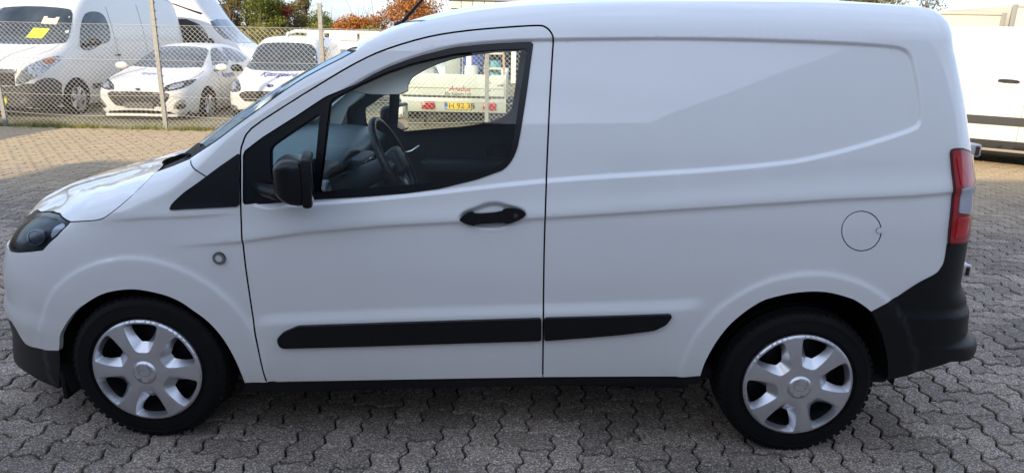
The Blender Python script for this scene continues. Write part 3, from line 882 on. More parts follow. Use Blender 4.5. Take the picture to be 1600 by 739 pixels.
def build_wheel(cx, rot, name='wheel', Rt=.297, y_face=.035):
    w = empty(name, (cx, y_face, Rt - .002)); w.parent = VAN
    h = .0925
    prof = [(r, y + h - .02) for r, y in tyre_profile(Rt, 2 * h, .195)]
    t = lathe_obj('tyre', prof, M_rubber(), w, 72, closed=False)
    # shoulder blocks
    bm = bmesh.new()
    for k in range(60):
        a = 2 * math.pi * k / 60
        for yy, s in ((.004, 1), (.141, -1)):
            m = Matrix.Rotation(-a, 3, 'Y')
            vs = bm_box(bm, (Rt - .014, yy - .012, -.010), (Rt - .0035, yy + .010, .010))
            bmesh.ops.rotate(bm, cent=(0, 0, 0), matrix=m, verts=vs)
    o = bm_obj('tread_blocks', bm, M_rubber(), t); o['kind'] = 'stuff'
    # sidewall rings
    bm = bmesh.new()
    for r in (.222, .262): bm_lathe(bm, [(r, -.0235), (r + .002, -.0255), (r + .004, -.0235)], 72)
    bm_obj('sidewall_ring', bm, M_rubber(), t, smooth=True)
    lathe_obj('rim', [(.196, -.01), (.19, .0), (.182, .03), (.17, .05), (.05, .035), (.0, .035)], mat('steel_rim', (.012, .012, .013), .5, .4), w, 48)
    lathe_obj('brake_disc', [(.13, .06), (.13, .075), (.0, .075)], mat('cast_iron', (.08, .06, .05), .6, .7), w, 40)
    c = cover_mesh('wheel_cover', w)
    c.rotation_euler = (0, rot, 0)
    c.location = (0, -.012, 0)
    for ch in c.children:
        pass
    return w
def build_running_gear():
    fw = build_wheel(0.0, 0.0)
    rw = build_wheel(2.489, R(17))
    for w in (fw, rw):
        c = copy_tree(w); c.location = (w.location.x, 2 * HW - w.location.y, w.location.z); c.rotation_euler = (0, 0, math.pi)
    dark = mat('wheel_housing', (.010, .010, .011), .95)
    for hx, hz in HUBS:
        n = 40
        for sgn in (0, 1):
            bm = bmesh.new()
            e = .095 if hx < 1 else .06
            y0, y1 = (e, .42) if not sgn else (2 * HW - .42, 2 * HW - e)
            ra = [bm.verts.new((hx + .395 * math.cos(a), y0, hz + .395 * math.sin(a))) for a in np.linspace(-.05, math.pi + (.40 if hx < 1 else .02), n)]
            rb = [bm.verts.new((hx + .395 * math.cos(a), y1, hz + .395 * math.sin(a))) for a in np.linspace(-.05, math.pi + (.40 if hx < 1 else .02), n)]
            for i in range(n - 1): bm.faces.new((ra[i], ra[i + 1], rb[i + 1], rb[i]))
            bm.faces.new(rb if not sgn else ra)
            bm_obj('wheel_housing', bm, dark, VAN)
    # dark inner shell behind the skin, so that the panel gaps read as depth
    th = np.linspace(0, 2 * np.pi, 41)[:-1]
    hol = [np.stack([hx + .40 * np.cos(th), hz + .40 * np.sin(th)], 1) for hx, hz in HUBS]
    low = np.array([[-.30, .24], [-.30, .80], [.2, .92], [1.2, .93], [1.45, .98], [1.60, 1.00], [2.95, 1.0], [2.95, .30]])
    def notch(P):
        return P
    outer = [(-.55, .34), (-.55, .74), (.15, .90), (.60, .915), (1.30, .955), (1.44, 1.0), (1.485, 1.05), (1.49, 1.55), (1.60, 1.55), (1.60, .95), (2.9, .95), (2.9, .32)]
    def arc(hx, hz, a0, a1): 
        a = np.linspace(a0, a1, 30); return np.stack([hx + .402 * np.cos(a), hz + .402 * np.sin(a)], 1)
    bottom = np.vstack([arc(2.489, .295, -.05, math.pi + .15), [[2.02, .235]], [[.47, .235]], arc(0, .295, -.1, math.pi + .05)])
    sh = panel('inner_shell', dedupe(np.vstack([np.array(outer), bottom])), [], M_dark(), VAN, .06, None, out=-.045, flange=0, bstep=.03)
    mirror(sh)
    box_obj('underbody', (-.30, .12, .25), (2.9, 2 * HW - .12, .30), M_dark(), VAN, .02)
    box_obj('bulkhead', (1.80, .10, .30), (1.84, 2 * HW - .10, 1.20), mat('bulkhead_grey', (.10, .105, .11), .7), VAN, .01)
    box_obj('bulkhead_top', (1.80, .24, 1.203), (1.84, 2 * HW - .24, 1.58), mat('bulkhead_grey', (.10, .105, .11), .7), VAN, .01)
    # mud flap ahead of the cabin wheel
    box_obj('mud_flap', (-.415, .11, .105), (-.395, .26, .30), M_plastic(), VAN, .006)
    # tail door hinges
    for z, x in ((1.155, 3.185), (.655, 3.248)):
        h = box_obj('tail_door_hinge', (x, .36, z - .025), (x + .055, .44, z + .025), mat('hinge_white', (.62, .62, .62), .4), VAN, .008)
        lathe_obj('hinge_pin', [(.007, z - .018), (.007, z + .018)], mat('hinge_pin', (.10, .035, .02), .5), h, 12, 'z', (x + .035, .356, 0))
def build_mirror_arm():
    pl = M_plastic()
    mroot = empty('door_mirror', (.628, .0, 1.070), R(13)); mroot.parent = VAN
    # shell: a rounded pod, tapered towards the front
    bm = bmesh.new()
    bmesh.ops.create_uvsphere(bm, u_segments=32, v_segments=20, radius=1)
    for v in bm.verts:
        x, y, z = v.co
        e = lambda t, n: math.copysign(abs(t) ** n, t)
        x2, y2, z2 = e(x, .50), e(y, .36), e(z, .36)
        X = .054 * x2
        k = 1 - .26 * max(0, -x2) ** 1.5
        Y = .097 * y2 * k; Z = .076 * z2 * k + (-.010 * x2 if z2 < 0 else -.002 * x2)
        if x2 > .55: X = .034 + (X - .034) * .8
        v.co = (X - .01, Y - .125, Z + .010)
    sh = bm_obj('mirror_shell', bm, M_gloss_black(), mroot, smooth=True)
    bm = bmesh.new()
    bm_box(bm, (.026, -.222, -.073), (.060, -.028, .090), .012)
    bm_obj('mirror_rim', bm, pl, mroot, angle=40)
    box_obj('mirror_glass', (.040, -.210, -.060), (.0602, -.040, .076), M_chrome(), mroot, .002)
    bm = bmesh.new()
    bm_tube(bm, [(-.03, -.10, -.052), (-.07, -.05, -.055), (-.11, .0, -.052), (-.14, .045, -.050)], [.030, .028, .028, .022], 12)
    bmesh.ops.scale(bm, vec=(1, 1, .8), space=Matrix.Translation((0, 0, .05)), verts=bm.verts)
    bm_obj('mirror_arm', bm, pl, mroot, smooth=True)
    f = copy_tree(mroot)
    f.rotation_euler = (0, 0, -R(13)); f.location = (.628, 2 * HW, 1.070); f.scale = (1, -1, 1)
def build_cabin():
    dk, lt = M_interior(), M_trimgrey()
    db = mat('dashboard_sky_tint', (.105, .150, .180), .5, bump=.05, bscale=400)  # bluer, paler tone stands in for sky reflected over the dashboard
    # door card on the far side, seen through the near window
    P = lambda k: D['P_' + k]
    gm, gq = chaikin(P('glass_main'), 1), chaikin(P('glass_quarter'), 2)
    card = np.array([(.43, .45), (.43, 1.00), (.46, 1.10), (.55, 1.24), (.70, 1.36), (.90, 1.47), (1.20, 1.545), (1.50, 1.56), (1.50, .45)])
    def SI(p, z, out=0.0):
        Q, k = S0(p, z, True); Q = Q.copy(); Q[..., 1] -= out; return Q
    dc = panel('door_card', card, [offset_poly(gm, -.012), offset_poly(gq, -.012)], dk, VAN, .04, None, out=-.050, flange=.03, bstep=.02, surf=SI, nrm=SHN)
    dc.location = (0, 2 * HW, 0); dc.scale = (1, -1, 1)
    box_obj('armrest', (.85, 2 * HW - .16, .80), (1.45, 2 * HW - .06, .87), dk, VAN, .02)
    tube_obj('inner_door_handle', [(.765, 2 * HW - .115, .905), (.80, 2 * HW - .125, .915), (.842, 2 * HW - .11, .945)], [.010, .012, .010], M_chrome(), VAN)
    # pale pillar trim on the far side with its small triangular panel
    tp = np.array([(.24, 1.085), (.36, 1.175), (.47, 1.255), (.58, 1.335), (.60, 1.29), (.45, 1.16), (.40, 1.06), (.26, 1.04)])
    t = panel('pillar_trim', tp, [], lt, VAN, .04, None, out=-.075, flange=.02, bstep=.02, surf=SI, nrm=SHN)
    t.location = (0, 2 * HW, 0); t.scale = (1, -1, 1)
    # dashboard: a lofted pad across the cabin
    prof = [(.10, 1.00), (.20, 1.055), (.36, 1.062), (.50, 1.060), (.60, 1.045), (.655, 1.015), (.66, .985), (.62, .95), (.60, .86), (.64, .74), (.62, .55), (.40, .45), (.12, .50)]
    ys = [.09, .12, .25, .5, .72, .85, 1.05, 1.3, 1.54, 1.57]
    V = []; F = []
    n = len(prof)
    for y in ys:
        k = abs(y - HW)
        for (x, z) in prof:
            V.append((x - .05 * (1 - (k / HW) ** 2) + (.03 if .72 <= y <= 1.05 and x > .5 else 0), y, z - (.012 if y in (.09, 1.57) else 0)))
    for i in range(len(ys) - 1):
        for j in range(n - 1):
            F.append((i * n + j, i * n + j + 1, (i + 1) * n + j + 1, (i + 1) * n + j))
    dash = mesh_obj('dashboard', V, F, db, VAN)
    # instrument hood in front of the wheel, centre stack with screen
    bm = bmesh.new()
    for y in (.28, .33, .45, .57, .62):
        lift = .035 * math.cos((y - .45) / .17 * 1.3)
        for x, z in ((.42, 1.045), (.55, 1.075 + lift), (.70, 1.062 + lift), (.715, 1.045 + lift), (.66, 1.02)):
            bm.verts.new((x, y, z))
    bm.verts.ensure_lookup_table()
    for i in range(4):
        for j in range(4):
            bm.faces.new([bm.verts[a] for a in (i * 5 + j, i * 5 + j + 1, i * 5 + 5 + j + 1, i * 5 + 5 + j)])
    bm_obj('instrument_hood', bm, db, dash, smooth=True)
    box_obj('centre_stack', (.60, .74, .70), (.70, 1.02, 1.00), dk, dash, .02)
    box_obj('screen', (.690, .77, .88), (.705, .99, .985), mat('screen_dark', (.012, .02, .03), .12), dash, .005)
    box_obj('switch_panel', (.695, .79, .80), (.708, .97, .85), mat('switch_grey', (.20, .21, .22), .4), dash, .004)
    for y in (.70, 1.06):
        box_obj('air_vent', (.655, y - .04, .90), (.69, y + .04, .97), M_gloss_black(), dash, .01)
    lathe_obj('side_vent', [(.045, .62), (.045, .68), (.036, .684), (.030, .67)], mat('vent_grey', (.22, .24, .26), .35), dash, 20, 'x', (0, .19, .97))
    box_obj('door_pocket_panel', (.50, .125, .93), (.62, .14, 1.01), mat('pocket_grey', (.17, .20, .22), .5), dash, .01)
    # steering wheel
    ax = Vector((math.cos(R(27)), 0, math.sin(R(27)))).normalized()      # towards the driver
    c = Vector((.895, .45, 1.045))
    sw = empty('steering_wheel', c); sw.parent = VAN
    sw.rotation_euler = ax.to_track_quat('Z', 'Y').to_euler()
    bm = bmesh.new()
    pts = [(.185 * math.cos(a), .185 * math.sin(a), 0) for a in np.linspace(0, 2 * math.pi, 49)]
    bm_tube(bm, pts, .016, 10, caps=False)
    bmesh.ops.remove_doubles(bm, verts=bm.verts, dist=.0008)
    bm_obj('wheel_rim', bm, mat('wheel_leather', (.020, .021, .023), .34), sw, smooth=True)
    bm = bmesh.new()
    bm_box(bm, (-.07, -.055, -.02), (.07, .055, .035), .02, seg=3)
    bm_obj('hub_pad', bm, dk, sw, angle=50)
    for a in (0, math.pi, -math.pi / 2):
        bm = bmesh.new()
        bm_tube(bm, [(.05 * math.cos(a), .05 * math.sin(a), -.005), (.175 * math.cos(a), .175 * math.sin(a), 0)], [.022, .013], 8)
        bm_obj('spoke', bm, mat('spoke_grey', (.25, .26, .28), .3, .5), sw, smooth=True)
    tube_obj('steering_column', [tuple(c - ax * .02), tuple(c - ax * .32)], [.04, .06], dk, VAN, 12)
    # seats, mostly behind the door pillar
    for y in (.45, 2 * HW - .45):
        st = empty('seat', (1.45, y, .3)); st.parent = VAN
        fab = mat('seat_fabric', (.025, .027, .03), .9, bump=.1, bscale=300)
        box_obj('seat_cushion', (-.50, -.25, .18), (.12, .25, .36), fab, st, .05)
        bm = bmesh.new(); bm_box(bm, (.16, -.24, .30), (.30, .24, .95), .05); bm_obj('seat_back', bm, fab, st, angle=50)
        box_obj('head_rest', (.22, -.13, .98), (.31, .13, 1.16), fab, st, .035)
    vz = panel('sun_visor', chaikin(P('visor'), 1), [], mat('visor_beige', (.90, .87, .80), .75), VAN, .03, None, out=-.085, flange=.012, bstep=.015, surf=SI, nrm=SHN)
    # cabin floor and windscreen-base trim
    box_obj('cabin_floor', (.10, .12, .31), (1.79, 2 * HW - .12, .36), M_dark(), VAN, .01)
def build_roof_bits(E, C):
    # pale headlining a few centimetres under the roof skin
    t = np.linspace(.0, 1, 18)[:, None, None]
    k = (E[:, 0] < 1.84) & (E[:, 0] > .92)
    A = E[k] + np.array([0, .05, -.035]); B = C[k] + np.array([.02, 0, -.05])
    Bm = A.copy(); Bm[:, 1] = 2 * HW - A[:, 1]
    G = A * (1 - t) + Bm * t
    G[..., 2] += (4 * t * (1 - t))[..., 0] * (B[:, 2] - A[:, 2])
    a, b = G.shape[:2]
    F = [(i * b + j, i * b + j + 1, (i + 1) * b + j + 1, (i + 1) * b + j) for i in range(a - 1) for j in range(b - 1)]
    mesh_obj('headlining', G.reshape(-1, 3), F, mat('headlining_grey', (.88, .87, .84), .9), VAN)
    base = Vector((.885, .70, 1.590)); tip = Vector((1.05, .70, 1.765))
    an = empty('roof_aerial', base); an.parent = VAN
    d = tip - base
    tube_obj('aerial_mast', [(0, 0, 0), tuple(d * .45), tuple(d * .75), tuple(d)], [.0085, .007, .0055, .003], M_plastic(), an)
    lathe_obj('aerial_foot', [(.026, -.02), (.024, .004), (.014, .014), (.0, .016)], M_plastic(), an, 20, 'z')
    # wiper resting along the foot of the windscreen
    w = empty('wiper', (.05, .30, 1.03)); w.parent = VAN
    tube_obj('wiper_arm', [(.0, .02, -.01), (.05, .0, .035), (.10, -.03, .072)], [.008, .007, .005], M_plastic(), w)
    tube_obj('wiper_blade', [(.152, -.08, .100), (.08, .03, .058), (.0, .17, .012), (-.04, .25, -.012)], .007, M_plastic(), w)

def build_front_face():
    g = np.array([(PF + .004, .50), (PF + .004, .66), (PF + .36, .645), (PF + .42, .61), (PF + .36, .52)])
    gr = panel('grille', chaikin(resample(g, .04), 1), [], M_gloss_black(), VAN, .03, None, out=.006, flange=.015, bstep=.02)
    for z in (.535, .57, .605, .64):
        panel('grille_bar', np.array([(PF + .004, z - .007), (PF + .38, z - .007), (PF + .38, z + .007), (PF + .004, z + .007)]), [], M_plastic(), gr, .03, None, out=.016, flange=.012, bstep=.03)
def mirror_rest():
    for o in [c for c in VAN.children]:
        if o.name.split('.')[0] in ('corner_trim', 'rub_strip', 'sill', 'front_bumper', 'rear_bumper', 'headlamp', 'tail_lamp', 'side_repeater', 'repeater_ring', 'grille', 'mud_flap', 'fender_seam', 'wiper'):
            c = copy_tree(o); c.location = (o.location.x, 2 * HW - o.location.y, o.location.z); c.scale = (1, -1, 1)

door, far_door, hood, screen, roof, (RE, RC) = build_van()
build_running_gear()
build_mirror_arm()
build_cabin()
build_roof_bits(RE, RC)
build_front_face()
mirror_rest()
# ------------------------------------------------------------------ ground
def ground_mat(name, cols, scale, fine, bump=.4, rough=.95):
    m = bpy.data.materials.new(name); m.use_nodes = True
    nt = m.node_tree; b = nt.nodes['Principled BSDF']; L = nt.links.new
    b.inputs['Roughness'].default_value = rough
    tc = nt.nodes.new('ShaderNodeTexCoord')
    n1 = nt.nodes.new('ShaderNodeTexNoise'); n1.inputs['Scale'].default_value = scale; n1.inputs['Detail'].default_value = 8
    n2 = nt.nodes.new('ShaderNodeTexNoise'); n2.inputs['Scale'].default_value = fine; n2.inputs['Detail'].default_value = 3
    rp = nt.nodes.new('ShaderNodeValToRGB')
    els = rp.color_ramp.elements
    while len(els) < len(cols): els.new(.5)
    for i, (p, c) in enumerate(cols):
        els[i].position = p; els[i].color = (*c, 1)
    L(tc.outputs['Object'], n1.inputs['Vector']); L(tc.outputs['Object'], n2.inputs['Vector'])
    L(n1.outputs['Fac'], rp.inputs['Fac'])
    mr = nt.nodes.new('ShaderNodeMapRange')
    mr.inputs['From Min'].default_value = .3; mr.inputs['From Max'].default_value = .7
    mr.inputs['To Min'].default_value = .55; mr.inputs['To Max'].default_value = 1.45
    L(n2.outputs['Fac'], mr.inputs['Value'])
    mu = nt.nodes.new('ShaderNodeVectorMath'); mu.operation = 'SCALE'
    L(rp.outputs['Color'], mu.inputs[0]); L(mr.outputs['Result'], mu.inputs['Scale'])
    L(mu.outputs['Vector'], b.inputs['Base Color'])
    bp = nt.nodes.new('ShaderNodeBump'); bp.inputs['Strength'].default_value = bump; bp.inputs['Distance'].default_value = .02
    L(n2.outputs['Fac'], bp.inputs['Height']); L(bp.outputs['Normal'], b.inputs['Normal'])
    return m
def M_paver():
    if 'concrete_paver' in MATS: return MATS['concrete_paver']
    m = bpy.data.materials.new('concrete_paver'); m.use_nodes = True
    nt = m.node_tree; b = nt.nodes['Principled BSDF']; L = nt.links.new
    b.inputs['Roughness'].default_value = .85
    tc = nt.nodes.new('ShaderNodeTexCoord')
    geo = nt.nodes.new('ShaderNodeNewGeometry')
    # fine aggregate: light and dark grains
    vo = nt.nodes.new('ShaderNodeTexVoronoi'); vo.inputs['Scale'].default_value = 210
    L(geo.outputs['Position'], vo.inputs['Vector'])
    rp = nt.nodes.new('ShaderNodeValToRGB')
    for i, (p, c) in enumerate(((0, (.035, .034, .034)), (.25, (.105, .100, .098)), (.72, (.165, .152, .145)), (.93, (.42, .39, .36)))):
        if i > 1: rp.color_ramp.elements.new(p)
    for e, (p, c) in zip(rp.color_ramp.elements, ((0, (.055, .053, .052)), (.25, (.185, .142, .107)), (.74, (.272, .206, .150)), (.95, (.50, .46, .42)))):
        e.position = p; e.color = (*c, 1)
    sp = nt.nodes.new('ShaderNodeSeparateColor')
    L(vo.outputs['Color'], sp.inputs['Color']); L(sp.outputs['Red'], rp.inputs['Fac'])
    # stains larger than one stone
    n = nt.nodes.new('ShaderNodeTexNoise'); n.inputs['Scale'].default_value = 1.1; n.inputs['Detail'].default_value = 7
    L(geo.outputs['Position'], n.inputs['Vector'])
    mr = nt.nodes.new('ShaderNodeMapRange')
    mr.inputs['From Min'].default_value = .3; mr.inputs['From Max'].default_value = .7; mr.inputs['To Min'].default_value = .62; mr.inputs['To Max'].default_value = 1.32
    L(n.outputs['Fac'], mr.inputs['Value'])
    # each stone its own shade: a white-noise lookup by island
    mr2 = nt.nodes.new('ShaderNodeMapRange'); mr2.inputs['To Min'].default_value = .74; mr2.inputs['To Max'].default_value = 1.22
    oi = nt.nodes.new('ShaderNodeObjectInfo')
    ad = nt.nodes.new('ShaderNodeMath'); ad.operation = 'ADD'
    fr = nt.nodes.new('ShaderNodeMath'); fr.operation = 'FRACT'
    L(geo.outputs['Random Per Island'], ad.inputs[0]); L(oi.outputs['Random'], ad.inputs[1]); L(ad.outputs['Value'], fr.inputs[0])
    L(fr.outputs['Value'], mr2.inputs['Value'])
    k = nt.nodes.new('ShaderNodeMath'); k.operation = 'MULTIPLY'
    L(mr.outputs['Result'], k.inputs[0]); L(mr2.outputs['Result'], k.inputs[1])
    mu = nt.nodes.new('ShaderNodeVectorMath'); mu.operation = 'SCALE'
    L(rp.outputs['Color'], mu.inputs[0]); L(k.outputs['Value'], mu.inputs['Scale'])
    # sand thickening towards the fence, with some sunlit brightness put into its colour
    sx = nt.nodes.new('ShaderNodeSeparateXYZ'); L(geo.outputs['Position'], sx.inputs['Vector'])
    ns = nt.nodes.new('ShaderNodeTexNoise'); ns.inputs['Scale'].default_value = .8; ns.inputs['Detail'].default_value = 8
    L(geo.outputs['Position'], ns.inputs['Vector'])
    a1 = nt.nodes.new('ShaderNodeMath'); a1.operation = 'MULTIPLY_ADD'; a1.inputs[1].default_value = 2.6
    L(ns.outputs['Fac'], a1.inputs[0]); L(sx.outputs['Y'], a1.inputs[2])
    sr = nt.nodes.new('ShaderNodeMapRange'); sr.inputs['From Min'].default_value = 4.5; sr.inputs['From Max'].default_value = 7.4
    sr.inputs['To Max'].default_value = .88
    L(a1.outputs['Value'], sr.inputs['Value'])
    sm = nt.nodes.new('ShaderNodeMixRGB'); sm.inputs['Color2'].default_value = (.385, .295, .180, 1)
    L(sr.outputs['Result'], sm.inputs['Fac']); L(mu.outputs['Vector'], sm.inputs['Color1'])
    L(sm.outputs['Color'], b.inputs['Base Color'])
    n2 = nt.nodes.new('ShaderNodeTexNoise'); n2.inputs['Scale'].default_value = 160; n2.inputs['Detail'].default_value = 4
    L(geo.outputs['Position'], n2.inputs['Vector'])
    bp = nt.nodes.new('ShaderNodeBump'); bp.inputs['Strength'].default_value = .45; bp.inputs['Distance'].default_value = .004
    L(n2.outputs['Fac'], bp.inputs['Height']); L(bp.outputs['Normal'], b.inputs['Normal'])
    MATS['concrete_paver'] = m
    return m
FENCE_Y = 9.05
def build_ground():
    g = ground_mat('rough_ground', ((.35, (.12, .115, .055)), (.5, (.20, .17, .10)), (.65, (.27, .23, .16))), 1.3, 60)
    o = mesh_obj('ground', [(-900, -900, -.035), (900, -900, -.035), (900, 1500, -.035), (-900, 1500, -.035)], [(0, 1, 2, 3)], g)
    tag(o, kind='structure')
    js = ground_mat('joint_sand', ((.35, (.012, .011, .009)), (.5, (.020, .019, .015)), (.66, (.035, .036, .018))), 5, 200)
    yard = mesh_obj('paved_yard', [(-30, -9.0, -.022), (30, -9.0, -.022), (30, FENCE_Y - .12, -.022), (-30, FENCE_Y - .12, -.022)], [(0, 1, 2, 3)], js)
    tag(yard, kind='structure')
    ap = ground_mat('apron_concrete', ((.35, (.13, .105, .085)), (.5, (.17, .14, .11)), (.66, (.21, .17, .13))), 2, 120)
    y1 = FENCE_Y - .12
    for (a, b, c0, d0) in ((-30, -10.45, -9, y1), (12.45, 30, -9, y1), (-10.45, 12.45, -9, -3.45)):
        o = mesh_obj('yard_apron', [(a, c0, -.004), (b, c0, -.004), (b, d0, -.004), (a, d0, -.004)], [(0, 1, 2, 3)], ap, yard)
    # interlocking stones: every edge of the 11 cm unit is waved, two units make one stone
    c = .1125
    phi = R(-6.6)
    cs, sn = math.cos(phi), math.sin(phi)
    A = .0125
    wave = (0, .75, 0, -.75) if False else (0.15, 1, -.15, -1)
    def edge(a, b):
        a = np.array(a, float); b = np.array(b, float); d = b - a
        fwd = (d[0] > 0) or (d[1] > 0)
        n = np.array([d[1], -d[0]]) if fwd else np.array([-d[1], d[0]])
        n = n / np.linalg.norm(n)
        if abs(d[1]) > abs(d[0]): n = n
        out = []
        for t in (0, .2, .38, .62, .8):
            tt = t if fwd else 1 - t
            out.append(a + d * t + n * A * math.sin(2 * math.pi * tt))
        # corner point repeated once only
        return out
    def outline(horizontal):
        if horizontal: pts = [(0, 0), (c, 0), (2 * c, 0), (2 * c, c), (c, c), (0, c)]
        else: pts = [(0, 0), (c, 0), (c, c), (c, 2 * c), (0, 2 * c), (0, c)]
        P = []
        for a, b in zip(pts, pts[1:] + pts[:1]): P += edge(a, b)
        return dedupe(np.array(P), 1e-4)
    protos = {}
    for hz in (True, False):
        O = outline(hz)
        ctr = O.mean(0)
        top = offset_poly(O, -.0080) - ctr; mid = offset_poly(O, -.0042) - ctr
        rot = np.array([[cs, sn], [-sn, cs]])
        k = len(top)
        V = np.vstack([np.c_[top @ rot, 0 * top[:, 0]], np.c_[mid @ rot, 0 * mid[:, 0] - .005], np.c_[mid @ rot, 0 * mid[:, 0] - .026]])
        F = [tuple(range(k))]
        for r in (0, 1):
            F += [(r * k + i, (r + 1) * k + i, (r + 1) * k + (i + 1) % k, r * k + (i + 1) % k) for i in range(k)]
        if area(top) < 0: F = [f[::-1] for f in F]
        protos[hz] = (V, F, ctr)
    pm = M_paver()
    rng = random.Random(3)
    items = []
    cam = Vector((1.39, -2.378))
    N = 150
    for i in range(-N, N):
        for j in range(-N, N):
            # herringbone: cell (i, j) starts a lying stone when (i - j) % 4 == 0, a standing stone when (i - j) % 4 == 2
            k = (i - j) % 4
            if k == 0: hz = True
            elif k == 3: hz = False
            else: continue
            V, F, ctr = protos[hz]
            g = np.array([i * c, j * c]) + ctr
            if not hz: g = g + np.array([0, 0])
            x = g[0] * cs + g[1] * sn * -1 * -1
            w = g @ np.array([[cs, sn], [-sn, cs]])
            X, Y = w[0] + 1.0, w[1] + 3.0
            d = Y - cam.y
            if Y < -3.5 or Y > FENCE_Y - .16 or X < -10.5 or X > 12.5: continue
            items.append((X, Y, hz))
    def size(t):
        X, Y, _ = t
        vis = .0
        if -.55 < X < 3.1 and 0.15 < Y < 1.9: vis = 50
        return (X - cam.x) ** 2 * .5 + (Y - cam.y) ** 2 + vis + (100 if Y < -.62 or abs(X - cam.x) > .74 * (d * .96 + .42) + .1 else 0)
    items.sort(key=size)
    meshes = {}
    for hz, (V, F, _) in protos.items():
        me = bpy.data.meshes.new('paver')
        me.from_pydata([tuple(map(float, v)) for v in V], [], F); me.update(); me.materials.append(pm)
        meshes[hz] = me
    for X, Y, hz in items[:300]:
        o = bpy.data.objects.new('paver', meshes[hz])
        o.location = (X, Y, rng.uniform(-.0040, .0015))
        o.rotation_euler = (rng.uniform(-.016, .016), rng.uniform(-.016, .016), rng.uniform(-.014, .014))
        o.parent = yard
        link(o)
    VV = []; FF = []; n = 0
    for X, Y, hz in items[300:]:
        V, F, _ = protos[hz]
        a, b = rng.uniform(-.016, .016), rng.uniform(-.016, .016)
        W = V + np.array([X, Y, rng.uniform(-.0040, .0015)])
        W[:, 2] += a * V[:, 0] + b * V[:, 1]
        VV.append(W); FF += [tuple(n + q for q in f) for f in F]; n += len(V)
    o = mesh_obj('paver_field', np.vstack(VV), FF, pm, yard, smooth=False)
    o['kind'] = 'stuff'
    print('pavers', len(items))
build_ground()
def build_joint_moss():
    """tufts of moss and grass in a few of the joints"""
    rng = np.random.default_rng(11)
    VV = []; FF = []; k = 0
    spots = [(-1.35, .25), (-1.5, -.35), (-1.1, .75), (-.95, -.1), (4.1, .9), (4.35, 1.6), (3.9, 2.2), (4.6, 2.9), (3.75, .35), (5.2, 4.1), (-2.2, 2.2), (-2.6, 3.1), (.9, -.75), (2.6, -.6), (1.9, .1), (4.9, 3.5), (-3.4, 4.4), (3.3, -.4)]
    for x, y in spots:
        for _ in range(rng.integers(10, 34)):
            px, py = x + rng.normal(0, .05), y + rng.normal(0, .010)
            h = rng.uniform(.006, .022); a = rng.uniform(0, 6.28); w = .003
            dx, dy = w * math.cos(a), w * math.sin(a)
            VV += [(px - dx, py - dy, -.018), (px + dx, py + dy, -.018), (px + rng.normal(0, .008), py + rng.normal(0, .008), h)]
            FF.append((k, k + 1, k + 2)); k += 3
    o = mesh_obj('joint_grass', VV, FF, mat('joint_moss', (.035, .05, .012), .9), smooth=False)
    tag(o, 'small tufts of moss and grass in the joints of the paving', 'grass', kind='stuff')
build_joint_moss()

def build_hall():
    """the industrial hall behind the photographer, whose shade covers the front of the yard"""
    h = empty('industrial_hall', (0, -9.2, 0), 0, 'pale grey industrial hall outside the frame, its shade covering the front of the yard', 'building')
    wall = mat('hall_cladding', (.36, .37, .38), .55, noise=.05, nscale=1)
    H = 7.36
    box_obj('wall', (-11.5, -13.8, 0), (.3, 0, H), wall, h)
    box_obj('roof', (-11.8, -14.1, H + .003), (.5, .22, H + .22), mat('hall_roof', (.12, .12, .125), .6), h, .02)
    bm = bmesh.new()
    pr = [(.303, 0), (.303, 4.6), (3.8, 4.8), (8.2, 8.3), (26, 8.3), (26, 0)]
    for y in (-13.8, 0):
        bm.faces.new([bm.verts.new((x, y, z)) for x, z in pr])
    bm.verts.ensure_lookup_table()
    for i in range(6):
        j = (i + 1) % 6
        bm.faces.new([bm.verts[i], bm.verts[j], bm.verts[6 + j], bm.verts[6 + i]])
    bm_obj('annex', bm, wall, h)
    for x in (-9, -4.5, 12):
        d = box_obj('gate', (x, .004, 0), (x + 3.2, .05, 3.6), mat('hall_gate', (.16, .20, .26), .5), h)
        for k in range(1, 6):
            box_obj('gate_rib', (x, .052, k * .6 - .02), (x + 3.2, .062, k * .6 + .02), mat('hall_gate_rib', (.22, .26, .30), .5), d)
    for k in range(6):
        box_obj('window', (3 + k * 1.35, .004, 2.2), (4.1 + k * 1.35, .03, 3.4), mat('hall_window', (.03, .04, .05), .08), h)
    box_obj('side_wing', (-17, .004, 0), (-9.7, 11.5, 3.5), wall, h)
build_hall()
